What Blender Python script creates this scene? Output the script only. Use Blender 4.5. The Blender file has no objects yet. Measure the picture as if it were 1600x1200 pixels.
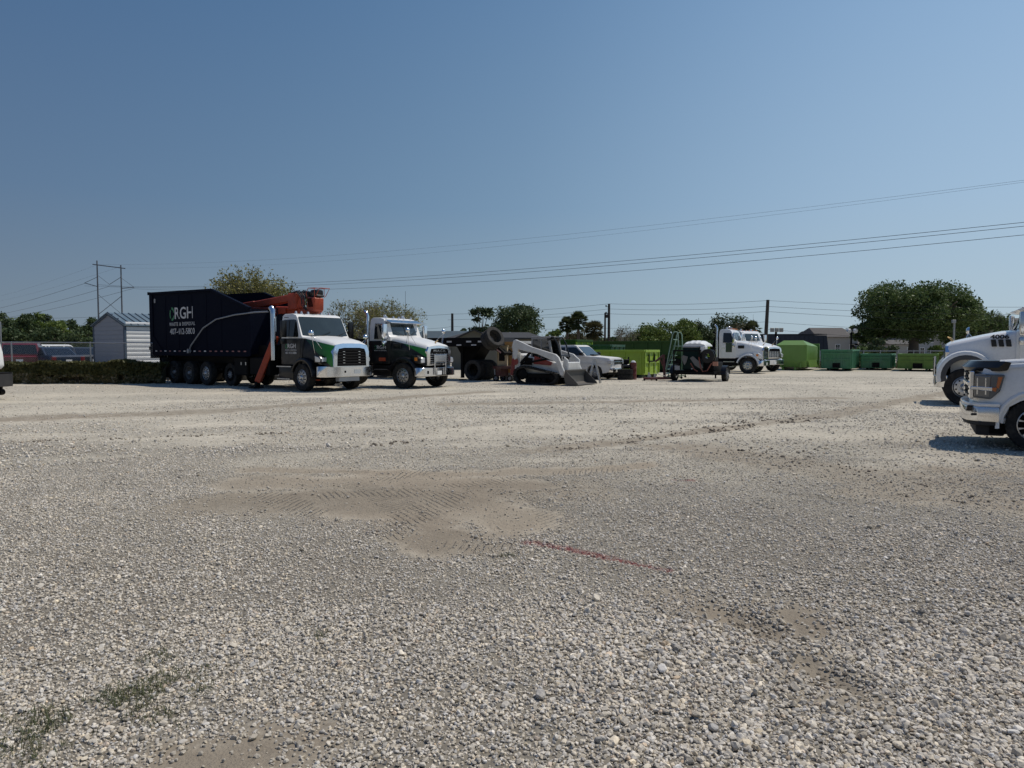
import bpy, bmesh, math, random
import numpy as np
from mathutils import Vector, Matrix, Euler

# ------------------------------------------------------------------ camera, world, sun, exposure
S = bpy.context.scene
COL = S.collection
R = math.radians
F = 1110.0; HZ = 545.0; CAMH = 1.6
PITCH = math.atan((600 - HZ) / F)
cam = bpy.data.cameras.new('camera'); cam.sensor_width = 36; cam.lens = 36 * F / 1600
cam.clip_start = 0.05; cam.clip_end = 6000
camo = bpy.data.objects.new('camera', cam); COL.objects.link(camo)
camo.location = (0, 0, CAMH); camo.rotation_euler = (math.pi / 2 - PITCH, 0, 0)
S.camera = camo
S.view_settings.view_transform = 'Standard'; S.view_settings.look = 'None'
S.view_settings.exposure = -0.05; S.view_settings.gamma = 1
SUN_EL = 60; SX, SY = 0.93, 0.37          # towards the sun
w = bpy.data.worlds.new('World'); S.world = w; w.use_nodes = True
nt = w.node_tree; bg = nt.nodes['Background']
sky = nt.nodes.new('ShaderNodeTexSky'); sky.sky_type = 'NISHITA'; sky.sun_disc = False
sky.sun_elevation = R(SUN_EL); sky.sun_rotation = math.atan2(SX, SY)
sky.air_density = 1.0; sky.dust_density = 0.6; sky.ozone_density = 1.6
BGS = 0.1
def lin(c): return tuple(((v / 255 + .055) / 1.055) ** 2.4 for v in c)
# hazy spring sky: paler and brighter towards the sun and the horizon, laid over the physical sky
tc = nt.nodes.new('ShaderNodeTexCoord'); sx = nt.nodes.new('ShaderNodeSeparateXYZ'); nt.links.new(tc.outputs['Generated'], sx.inputs[0])
def wmath(op, a_, b_, clamp=False):
    q = nt.nodes.new('ShaderNodeMath'); q.operation = op; q.use_clamp = clamp
    for i, v in enumerate((a_, b_)):
        if isinstance(v, bpy.types.NodeSocket): nt.links.new(v, q.inputs[i])
        else: q.inputs[i].default_value = v
    return q.outputs[0]
az = wmath('ADD', wmath('MULTIPLY', sx.outputs[0], SX), wmath('MULTIPLY', sx.outputs[1], SY))
azt = wmath('DIVIDE', wmath('ADD', az, .6), 1.6, True)
K = 1 / (2 ** S.view_settings.exposure) / BGS
def band(cols):
    q = nt.nodes.new('ShaderNodeValToRGB'); cr = q.color_ramp
    while len(cr.elements) < len(cols): cr.elements.new(.5)
    for e, (p_, c) in zip(cr.elements, cols): e.position = p_; e.color = (*lin(c), 1)
    cr.interpolation = 'B_SPLINE'; nt.links.new(azt, q.inputs[0]); return q.outputs[0]
def wmix(f, a_, b_, mode='MIX'):
    q = nt.nodes.new('ShaderNodeMix'); q.data_type = 'RGBA'; q.blend_type = mode
    for i, v in ((0, f), (6, a_), (7, b_)):
        if isinstance(v, bpy.types.NodeSocket): nt.links.new(v, q.inputs[i])
        elif isinstance(v, tuple): q.inputs[i].default_value = (*v, 1)
        else: q.inputs[i].default_value = v
    return q.outputs[2]
H0 = band([(0, (100, 112, 126)), (.22, (112, 126, 142)), (.61, (148, 167, 178)), (.91, (178, 197, 208)), (1, (185, 200, 210))])
H1 = band([(0, (84, 102, 132)), (.22, (90, 116, 146)), (.61, (108, 140, 169)), (.91, (168, 196, 222)), (1, (176, 202, 226))])
H2 = band([(0, (62, 88, 128)), (.22, (66, 100, 140)), (.61, (88, 123, 161)), (.91, (148, 184, 222)), (1, (170, 198, 228))])
el = sx.outputs[2]
m1 = wmix(wmath('DIVIDE', wmath('MAXIMUM', el, 0), .19, True), H0, H1)
m2 = wmix(wmath('DIVIDE', wmath('SUBTRACT', el, .19), .26, True), m1, H2)
m3 = wmix(wmath('MULTIPLY', wmath('SUBTRACT', el, .45), 1.2, True), m2, lin((62, 98, 158)))
cu_ = wmix(1.0, m3, (K, K, K), 'MULTIPLY')
nt.links.new(wmix(.94, sky.outputs[0], cu_), bg.inputs[0]); bg.inputs[1].default_value = BGS
sl = bpy.data.lights.new('sun', 'SUN'); sl.energy = 3.4; sl.angle = R(0.55); sl.color = (1.0, 0.925, 0.82)
so = bpy.data.objects.new('sun', sl); COL.objects.link(so)
sdir = Vector((SX * math.cos(R(SUN_EL)), SY * math.cos(R(SUN_EL)), math.sin(R(SUN_EL))))
so.rotation_euler = sdir.to_track_quat('Z', 'Y').to_euler()
so.location = sdir * 80
S.cycles.max_bounces = 6; S.cycles.transparent_max_bounces = 12
S.cycles.use_denoising = True

def G(px, py, z=0.0):
    """real ground position seen at photograph pixel px, py"""
    u = (px - 800) / F; v = (600 - py) / F
    Y = math.cos(PITCH) + v * math.sin(PITCH); Z = v * math.cos(PITCH) - math.sin(PITCH)
    t = (z - CAMH) / Z
    return (u * t, Y * t)
def X_(px, Y): return (px - 800) / F * Y
def Z_(py, Y): return CAMH + (HZ - py) / F * Y

# ------------------------------------------------------------------ helpers
def tag(o, label=None, cat=None, group=None, kind=None):
    if label: o['label'] = label
    if cat: o['category'] = cat
    if group: o['group'] = group
    if kind: o['kind'] = kind
    return o
def thing(name, label, cat, loc=(0, 0, 0), rz=0, group=None):
    o = bpy.data.objects.new(name, None); COL.objects.link(o); o.empty_display_size = .3
    o.location = loc; o.rotation_euler = (0, 0, rz)
    return tag(o, label, cat, group)
def dup(root, loc=None, rz=None, label=None, scale=None, parent=None):
    r = root.copy(); COL.objects.link(r)
    if parent is not None: r.parent = parent
    if loc is not None: r.location = loc
    if rz is not None: r.rotation_euler = (0, 0, rz)
    if label: r['label'] = label
    if scale is not None: r.scale = scale
    for ch in list(root.children): dup(ch, parent=r)
    return r

def rot_pts(pts, M): return [tuple(M @ Vector(p)) for p in pts]
class MB:
    def __init__(s): s.v = []; s.f = []; s.m = []; s.st = []
    def add(s, vs, fs, mi=0, M=None):
        n = len(s.v); s.st.append((n, len(s.f)))
        if M is not None: vs = rot_pts(vs, M)
        s.v += [tuple(p) for p in vs]
        s.f += [tuple(i + n for i in f) for f in fs]; s.m += [mi] * len(fs); return s
    def bev(s, vs, fs, b, mi=0, M=None, seg=1, ang=30):
        bm = bmesh.new()
        vv = [bm.verts.new(p) for p in vs]
        for f in fs:
            try: bm.faces.new([vv[i] for i in f])
            except ValueError: pass
        bmesh.ops.recalc_face_normals(bm, faces=bm.faces)
        if b > 0:
            es = [e for e in bm.edges if len(e.link_faces) == 2 and e.calc_face_angle(0) > R(ang)]
            bmesh.ops.bevel(bm, geom=es, offset=b, segments=seg, profile=.6, affect='EDGES', clamp_overlap=True)
        bm.verts.ensure_lookup_table()
        for i, q in enumerate(bm.verts): q.index = i
        s.add([q.co[:] for q in bm.verts], [[q.index for q in f.verts] for f in bm.faces], mi, M)
        bm.free(); return s
    def box(s, x0, x1, y0, y1, z0, z1, b=0, mi=0, M=None, seg=1):
        vs = [(x, y, z) for x in (x0, x1) for y in (y0, y1) for z in (z0, z1)]
        fs = [(0, 1, 3, 2), (4, 6, 7, 5), (0, 4, 5, 1), (2, 3, 7, 6), (0, 2, 6, 4), (1, 5, 7, 3)]
        return s.bev(vs, fs, b, mi, M, seg) if b > 0 else s.add(vs, fs, mi, M)
    def prism(s, pts, a, c, axis='y', b=0, mi=0, M=None, warp=None, seg=1):
        n = len(pts)
        def P(p, t):
            q = {'y': (p[0], t, p[1]), 'x': (t, p[0], p[1]), 'z': (p[0], p[1], t)}[axis]
            return warp(*q) if warp else q
        vs = [P(p, a) for p in pts] + [P(p, c) for p in pts]
        fs = [tuple(range(n)), tuple(range(2 * n - 1, n - 1, -1))] + [(i, (i + 1) % n, (i + 1) % n + n, i + n) for i in range(n)]
        return s.bev(vs, fs, b, mi, M, seg)
    def loft(s, rings, mi=0, cap=True, closed=True, M=None):
        n = len(rings[0]); vs = [p for r in rings for p in r]; fs = []
        for k in range(len(rings) - 1):
            for i in range(n if closed else n - 1):
                j = (i + 1) % n
                fs.append((k * n + i, k * n + j, (k + 1) * n + j, (k + 1) * n + i))
        if cap: fs += [tuple(range(n))[::-1], tuple(range((len(rings) - 1) * n, len(rings) * n))]
        return s.add(vs, fs, mi, M)
    def cyl(s, p0, p1, r0, r1=None, n=12, mi=0, cap=True):
        p0 = Vector(p0); p1 = Vector(p1); r1 = r0 if r1 is None else r1
        d = (p1 - p0).normalized(); a = d.orthogonal().normalized(); c = d.cross(a)
        rg = [[p + (a * math.cos(2 * math.pi * i / n) + c * math.sin(2 * math.pi * i / n)) * r for i in range(n)] for p, r in ((p0, r0), (p1, r1))]
        return s.loft(rg, mi, cap)
    def tube(s, pts, r, n=8, mi=0, cap=True):
        pts = [Vector(p) for p in pts]; rg = []
        ref = None
        for i, p in enumerate(pts):
            d = ((pts[min(i + 1, len(pts) - 1)] - pts[max(i - 1, 0)])).normalized()
            if ref is None: ref = d.orthogonal().normalized()
            a = (ref - d * ref.dot(d)).normalized(); ref = a; c = d.cross(a)
            rr = r[i] if isinstance(r, (list, tuple)) else r
            rg.append([p + (a * math.cos(2 * math.pi * k / n) + c * math.sin(2 * math.pi * k / n)) * rr for k in range(n)])
        return s.loft(rg, mi, cap)
    def bar(s, p0, p1, wd, ht, b=0, mi=0):
        """rectangular bar; wd sideways, ht in the up-ish direction"""
        p0 = Vector(p0); p1 = Vector(p1); d = (p1 - p0).normalized()
        up = Vector((0, 0, 1)) if abs(d.z) < .95 else Vector((1, 0, 0))
        a = d.cross(up).normalized(); c = a.cross(d)
        vs = [tuple(p + a * sx * wd / 2 + c * sy * ht / 2) for p in (p0, p1) for sx in (-1, 1) for sy in (-1, 1)]
        fs = [(0, 1, 3, 2), (4, 6, 7, 5), (0, 4, 5, 1), (2, 3, 7, 6), (0, 2, 6, 4), (1, 5, 7, 3)]
        return s.bev(vs, fs, b, mi) if b > 0 else s.add(vs, fs, mi)
    def lathe(s, prof, c=(0, 0, 0), axis=(0, 1, 0), n=32, mi=0, closed=False, cap=False):
        """prof: (radius, position along axis)"""
        ax = Vector(axis).normalized(); a = ax.orthogonal().normalized(); e = ax.cross(a); c = Vector(c)
        rg = [[c + ax * t + (a * math.cos(2 * math.pi * i / n) + e * math.sin(2 * math.pi * i / n)) * r for i in range(n)] for r, t in prof]
        if closed: rg.append(rg[0])
        return s.loft(rg, mi, cap)
    def each(s, name, mat, parent=None, smooth=None):
        """one object per primitive that was added"""
        for i, (v0, f0) in enumerate(s.st):
            v1, f1 = s.st[i + 1] if i + 1 < len(s.st) else (len(s.v), len(s.f))
            q = MB(); q.v = s.v[v0:v1]; q.f = [tuple(k - v0 for k in f) for f in s.f[f0:f1]]; q.m = [0] * len(q.f)
            q.build(name, mat, parent, smooth)
    def build(s, name, mat, parent=None, smooth=None, loc=None, rz=None):
        me = bpy.data.meshes.new(name); me.from_pydata(s.v, [], s.f)
        ms = mat if isinstance(mat, (list, tuple)) else [mat]
        for m_ in ms: me.materials.append(m_)
        if len(ms) > 1: me.polygons.foreach_set('material_index', s.m)
        bm = bmesh.new(); bm.from_mesh(me); bmesh.ops.recalc_face_normals(bm, faces=bm.faces); bm.to_mesh(me); bm.free()
        if smooth:
            me.shade_smooth(); me.set_sharp_from_angle(angle=R(smooth))
        me.update()
        o = bpy.data.objects.new(name, me); COL.objects.link(o)
        if parent is not None: o.parent = parent
        if loc is not None: o.location = loc
        if rz is not None: o.rotation_euler = (0, 0, rz)
        return o

# ------------------------------------------------------------------ materials
MATS = {}
class NB:
    """small node builder"""
    def __init__(s, name):
        s.m = bpy.data.materials.new(name); s.m.use_nodes = True; s.t = s.m.node_tree
        s.b = s.t.nodes['Principled BSDF']; s.out = s.t.nodes['Material Output']
    def n(s, ty, **kw):
        q = s.t.nodes.new(ty)
        for k, v in kw.items():
            if k.startswith('i_'):
                key = k[2:]; key = int(key) if key.isdigit() else key
                s.set(q, key, v)
            else: setattr(q, k, v)
        return q
    def set(s, q, key, v):
        if isinstance(v, bpy.types.NodeSocket): s.t.links.new(v, q.inputs[key])
        elif isinstance(v, bpy.types.Node): s.t.links.new(v.outputs[0], q.inputs[key])
        else: q.inputs[key].default_value = v
    def P(s, **kw):
        for k, v in kw.items(): s.set(s.b, k.replace('_', ' '), v)
    def co(s, what='Object'): return s.n('ShaderNodeTexCoord').outputs[what]
    def noise(s, scale, vec=None, detail=4, rough=.55, out=0):
        q = s.n('ShaderNodeTexNoise'); q.inputs['Scale'].default_value = scale; q.inputs['Detail'].default_value = detail
        q.inputs['Roughness'].default_value = rough
        if vec is not None: s.t.links.new(vec, q.inputs['Vector'])
        return q.outputs[out]
    def ramp(s, fac, stops):
        q = s.n('ShaderNodeValToRGB'); cr = q.color_ramp
        while len(cr.elements) < len(stops): cr.elements.new(.5)
        for e, (p, c) in zip(cr.elements, stops):
            e.position = p; e.color = (c, c, c, 1) if isinstance(c, (int, float)) else (*c, 1)
        s.t.links.new(fac, q.inputs[0]); return q.outputs[0]
    def mix(s, fac, a, b, mode='MIX'):
        q = s.n('ShaderNodeMix', data_type='RGBA', blend_type=mode)
        for i, v in ((0, fac), (6, a), (7, b)):
            if isinstance(v, bpy.types.NodeSocket): s.t.links.new(v, q.inputs[i])
            elif isinstance(v, (int, float)): q.inputs[i].default_value = v if i == 0 else (v, v, v, 1)
            else: q.inputs[i].default_value = (*v, 1)
        return q.outputs[2]
    def math(s, op, a, b=0.0, c=None, clamp=False):
        q = s.n('ShaderNodeMath', operation=op, use_clamp=clamp)
        for i, v in enumerate((a, b, c)):
            if v is None: continue
            if isinstance(v, bpy.types.NodeSocket): s.t.links.new(v, q.inputs[i])
            else: q.inputs[i].default_value = v
        return q.outputs[0]
    def bump(s, h, strength=.5, dist=.01):
        q = s.n('ShaderNodeBump'); q.inputs['Strength'].default_value = strength; q.inputs['Distance'].default_value = dist
        s.t.links.new(h, q.inputs['Height']); s.t.links.new(q.outputs[0], s.b.inputs['Normal']); return q
    def attr(s, name, out='Fac'): return s.n('ShaderNodeAttribute', attribute_name=name).outputs[out]

def mat(name, col, rough=.6, metal=0.0, dirt=.25, scale=3.0, bump=0.0, bscale=40, coat=0.0, dirtcol=(.22, .19, .15), spec=None):
    """painted or bare surface with dust, wear and unevenness"""
    if name in MATS: return MATS[name]
    b = NB(name); co = b.co()
    n1 = b.noise(scale, co, 6, .65); n2 = b.noise(scale * 7, co, 4, .6)
    f = b.math('MULTIPLY', b.ramp(n1, [(.42, 0.0), (.72, 1.0)]), dirt)
    c = b.mix(f, col, dirtcol)
    v = b.math('MULTIPLY_ADD', n2, .24, .88)
    c = b.mix(1.0, c, v, 'MULTIPLY')
    b.P(Base_Color=c, Roughness=b.math('MULTIPLY_ADD', n1, .25, max(rough - .1, .02)), Metallic=metal)
    if coat: b.P(Coat_Weight=coat, Coat_Roughness=.06)
    if spec is not None: b.P(Specular_IOR_Level=spec)
    if bump: b.bump(b.noise(bscale, co, 5), bump, .01)
    MATS[name] = b.m; return b.m
# ------------------------------------------------------------------ ground
rng = np.random.default_rng(7)
_lat = rng.random((256, 256))
def vnoise(x, y):
    xi = np.floor(x).astype(int); yi = np.floor(y).astype(int); fx = x - xi; fy = y - yi
    fx = fx * fx * (3 - 2 * fx); fy = fy * fy * (3 - 2 * fy)
    g = lambda a, b: _lat[a & 255, b & 255]
    return (g(xi, yi) * (1 - fx) + g(xi + 1, yi) * fx) * (1 - fy) + (g(xi, yi + 1) * (1 - fx) + g(xi + 1, yi + 1) * fx) * fy
def fbm(x, y, o=4, gain=.5):
    t = 0; a = 1; n = 0
    for i in range(o): t = t + a * vnoise(x * 2 ** i + 17.3 * i, y * 2 ** i + 9.1 * i); n += a; a *= gain
    return t / n
def sstep(a, b, x): t = np.clip((x - a) / (b - a), 0, 1); return t * t * (3 - 2 * t)
def capsule(x, y, p, q, r, soft=.35, wob=.3):
    (ax, ay), (bx, by) = G(*p), G(*q); dx, dy = bx - ax, by - ay; L = dx * dx + dy * dy + 1e-9
    t = np.clip(((x - ax) * dx + (y - ay) * dy) / L, 0, 1)
    d = np.hypot(x - ax - t * dx, y - ay - t * dy) + wob * (fbm(x * 2.2, y * 2.2, 5, .65) - .5) * 2
    return 1 - sstep(r * (1 - soft), r * (1 + soft), d)
DIRT = [((385, 782), (640, 772), .52), ((560, 790), (700, 800), .55), ((670, 858), (690, 815), .30), ((800, 812), (720, 775), .50), ((400, 755), (800, 755), .5),
        ((640, 745), (900, 735), .25), ((400, 735), (620, 740), .25), ((900, 735), (1010, 728), .2),
        ((320, 1200), (370, 1190), .14), ((1100, 955), (1190, 980), .10), ((1230, 960), (1280, 990), .07), ((1260, 1040), (1350, 1085), .08)]
BROWN = [((340, 790), (880, 765), .45), ((640, 825), (720, 850), .3), ((310, 1195), (370, 1185), .2), ((1100, 950), (1240, 985), .22), ((1260, 1040), (1350, 1085), .16), ((1270, 652), (1500, 610), .3), ((700, 632), (1300, 622), .35),
         ((0, 655), (330, 643), .55), ((330, 643), (760, 612), .35), ((840, 705), (1270, 652), .22), ((1080, 700), (1640, 795), .5),
         ((1180, 720), (1600, 760), .3), ((1350, 770), (1640, 790), .25), ((1480, 735), (1640, 745), .25)]
GRASS = [((20, 1170), (150, 1110), .20), ((150, 1110), (300, 1060), .14), ((235, 1030), (270, 1015), .07), ((340, 1105), (360, 1110), .05),
         ((270, 1125), (290, 1090), .1), ((780, 872), (800, 872), .05), ((500, 992), (520, 988), .05)]
def masks(x, y):
    d = np.hypot(x, y); n = fbm(x * .8 + 5, y * .8, 4)
    ang = x / np.maximum(y, .1)
    edge = 8.1 - .6 * ang + 2.6 * np.clip(-ang - .25, 0, 1) * 2 + (fbm(x * .5, y * .5 + 30, 4) - .5) * 7
    gravel = 1 - .62 * sstep(edge - 3.0, edge + 4.5, y)
    streak = fbm(x * .35 + y * .22 + 3, y * .9 - x * .25, 4)
    wy = sstep(5.5, 12, y); gravel = gravel * (1 - wy + wy * np.clip(.95 + 2.6 * (streak - .5), .15, 1.3))
    dirt = np.zeros_like(x)
    for p, q, r in DIRT: dirt = np.maximum(dirt, capsule(x, y, p, q, r, .6, .25 if r > .15 else .1))
    br = np.zeros_like(x)
    for p, q, r in BROWN: br = np.maximum(br, capsule(x, y, p, q, r * 1.25, .7, .4) * (1.2 + .9 * (streak - .4)))
    gravel = np.clip(gravel * (1 - .95 * sstep(.25, .75, dirt + .5 * (fbm(x * 9, y * 9, 3) - .5))) * (1 - .6 * np.clip(br * (.5 + fbm(x * 3, y * 6, 3)), 0, 1)), 0, 1)
    return gravel, np.clip(dirt, 0, 1), np.clip(br, 0, 1), n
def redpaint(x, y):
    r = np.zeros_like(x)
    for p, q, rr in (((825, 846), (955, 872), .055), ((955, 872), (1045, 892), .03), ((1053, 748), (1080, 748), .05)):
        (ax, ay), (bx, by) = G(*p), G(*q); dx, dy = bx - ax, by - ay
        t = np.clip(((x - ax) * dx + (y - ay) * dy) / (dx * dx + dy * dy), 0, 1)
        r = np.maximum(r, 1 - sstep(rr * .5, rr * 1.6, np.hypot(x - ax - t * dx, y - ay - t * dy) + .02 * (vnoise(x * 40, y * 40) - .5)))
    return r * (.25 + .9 * vnoise(x * 22, y * 22))
def height(x, y):
    d = np.hypot(x, y); fade = 1 - sstep(40, 120, d)
    h = (fbm(x * .5, y * .5, 3) - .5) * .05 + (fbm(x * 2.5 + 9, y * 2.5, 3) - .5) * .02
    for p, q, r in (((1160, 965), (1200, 985), .13), ((1290, 1050), (1330, 1070), .1)):
        h = h - .035 * capsule(x, y, p, q, r, .7, .08)
    for p, q, r in (((0, 690), (700, 668), .07), ((850, 704), (1270, 656), .12), ((860, 694), (1240, 650), .1), ((520, 702), (650, 690), .08), ((1050, 745), (1450, 800), .1)):
        h = h - .02 * capsule(x, y, p, q, r, .6, .08) * (.4 + vnoise(x * 3, y * 3))
    return h * fade

nf = 900; angs = np.concatenate([np.linspace(-46, 46, nf), np.linspace(46, 314, 54)[1:-1]]) * math.pi / 180
rad = [0.25]
while rad[-1] < 3000:
    r_ = rad[-1]
    rad.append(r_ * (1.12 if r_ < 1.9 else 1.0034 if r_ < 16 else 1.008 if r_ < 60 else 1.25))
rad = np.array(rad); A, RR = np.meshgrid(angs, rad)
gx = (np.sin(A) * RR).ravel(); gy = (np.cos(A) * RR).ravel(); gz = height(gx, gy)
na, nr = len(angs), len(rad)
ii = (np.arange(nr - 1)[:, None] * na + np.arange(na)[None, :]).ravel(); jj = (np.arange(nr - 1)[:, None] * na + (np.arange(na)[None, :] + 1) % na).ravel()
quads = np.stack([ii, ii + na, jj + na, jj], 1)
gme = bpy.data.meshes.new('ground')
def np_mesh(me, V, Fa, k):
    me.vertices.add(len(V)); me.vertices.foreach_set('co', V.astype(np.float32).ravel())
    me.loops.add(Fa.size); me.loops.foreach_set('vertex_index', Fa.astype(np.int32).ravel())
    me.polygons.add(len(Fa)); me.polygons.foreach_set('loop_start', np.arange(0, Fa.size, k, dtype=np.int32))
    me.update(calc_edges=True)
np_mesh(gme, np.stack([gx, gy, gz], 1), quads, 4)
cpt = len(gme.vertices)
gme.polygons.foreach_set('use_smooth', np.ones(len(quads), bool))
gr, di, br, nn = masks(gx, gy)
def fattr(me, name, arr):
    a = me.attributes.new(name, 'FLOAT', 'POINT'); a.data.foreach_set('value', arr.astype(np.float32).ravel())
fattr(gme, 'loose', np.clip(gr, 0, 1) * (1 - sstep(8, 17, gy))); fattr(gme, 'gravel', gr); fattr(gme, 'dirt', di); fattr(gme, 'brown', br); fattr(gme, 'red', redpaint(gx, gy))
treads = [[((400, 745), (560, 738), .16), ((640, 800), (560, 760), .2), ((830, 770), (900, 850), .14)],
          [((520, 775), (640, 770), .2), ((600, 835), (700, 775), .2), ((700, 760), (840, 745), .14)],
          [((480, 800), (420, 775), .2), ((720, 850), (860, 850), .16), ((600, 750), (700, 730), .14), ((880, 740), (960, 735), .14)]]
for i, T in enumerate(treads):
    a = np.zeros_like(gx)
    for p, q, r in T: a = np.maximum(a, capsule(gx, gy, p, q, r, .35, .08))
    fattr(gme, 'tread%d' % i, a)
ground = bpy.data.objects.new('ground', gme); COL.objects.link(ground); tag(ground, kind='structure')

b = NB('ground'); co = b.co()
ag, ad, ab, ar = b.attr('gravel'), b.attr('dirt'), b.attr('brown'), b.attr('red')
v1 = b.n('ShaderNodeTexVoronoi', i_Vector=co, i_Scale=26.0); v2 = b.n('ShaderNodeTexVoronoi', i_Vector=co, i_Scale=55.0)
v3 = b.n('ShaderNodeTexVoronoi', i_Vector=co, i_Scale=11.0)
fine = b.noise(60, co, 6, .7); mid = b.noise(4, co, 6, .65); big = b.noise(.35, co, 5, .6)
sep = lambda s_: b.n('ShaderNodeSeparateColor', i_0=s_).outputs[0]
stone = b.ramp(sep(v1.outputs['Color']), [(0.0, (.12, .11, .09)), (.25, (.27, .25, .21)), (.7, (.44, .415, .35)), (1.0, (.70, .67, .58))])
stone = b.mix(b.math('MULTIPLY', b.ramp(v1.outputs['Distance'], [(.35, 0.0), (.8, 1.0)]), .8), stone, (.05, .045, .037))
fines = b.mix(fine, (.52, .465, .36), (.76, .69, .56))
fines = b.mix(b.ramp(mid, [(.45, 0.0), (.75, .7)]), fines, (.42, .365, .275))
spk = b.math('GREATER_THAN', sep(v2.outputs['Color']), .80)
fines = b.mix(b.math('MULTIPLY', spk, .5), fines, b.ramp(sep(v2.outputs['Color']), [(.8, (.16, .15, .13)), (.9, (.34, .32, .28)), (1.0, (.62, .6, .54))]))
spk3 = b.math('GREATER_THAN', sep(v3.outputs['Color']), .93)
fines = b.mix(b.math('MULTIPLY', spk3, b.ramp(v3.outputs['Distance'], [(.25, .8), (.4, 0.0)])), fines, (.16, .15, .13))
soil = b.mix(b.mix(.5, mid, fine), (.22, .178, .13), (.46, .388, .295))
base = b.mix(b.math('MULTIPLY', ag, b.math('MULTIPLY_ADD', mid, .8, .5), clamp=True), fines, stone)
base = b.mix(b.math('MULTIPLY', b.attr('loose'), .8), base, (.165, .142, .112))  # dark soil under loose stones, darkened further to paint shade in their gaps
base = b.mix(ad, base, soil)
base = b.mix(b.math('MULTIPLY', b.math('MULTIPLY', ab, b.ramp(mid, [(.3, .45), (.55, 1.0)])), .9), base, b.mix(fine, (.15, .118, .085), (.34, .285, .215)))
base = b.mix(b.ramp(big, [(.35, .0), (.7, .4)]), base, (.33, .305, .245))
base = b.mix(b.math('MULTIPLY', ar, .7), base, (.22, .03, .035))
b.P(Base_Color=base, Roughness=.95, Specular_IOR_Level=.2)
h = b.math('MULTIPLY', b.math('SUBTRACT', 1.0, v1.outputs['Distance']), b.math('MULTIPLY', ag, 1.0))
h = b.math('MULTIPLY_ADD', b.math('SUBTRACT', 1.0, v2.outputs['Distance']), .25, h)
h = b.math('MULTIPLY_ADD', fine, .35, h)
h = b.math('MULTIPLY_ADD', mid, 1.6, h); h = b.math('MULTIPLY_ADD', b.math('MULTIPLY', b.noise(17, co, 6, .7), ad), 2.2, h)
for i, an in enumerate((35, -28, 8)):
    mp = b.n('ShaderNodeMapping', i_0=co); mp.inputs['Rotation'].default_value = (0, 0, R(an))
    wv = b.n('ShaderNodeTexWave', i_Vector=mp.outputs[0], i_Scale=4.6, i_Distortion=2.2); wv.inputs['Detail Scale'].default_value = 2
    h = b.math('MULTIPLY_ADD', b.math('MULTIPLY', b.ramp(wv.outputs['Fac'], [(.25, 0.0), (.7, 1.0)]), b.math('MULTIPLY', b.attr('tread%d' % i), b.ramp(mid, [(.36, 0.0), (.52, 1.0)]))), 1.5, h)
b.bump(h, .9, .012)
gme.materials.append(b.m)

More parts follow.
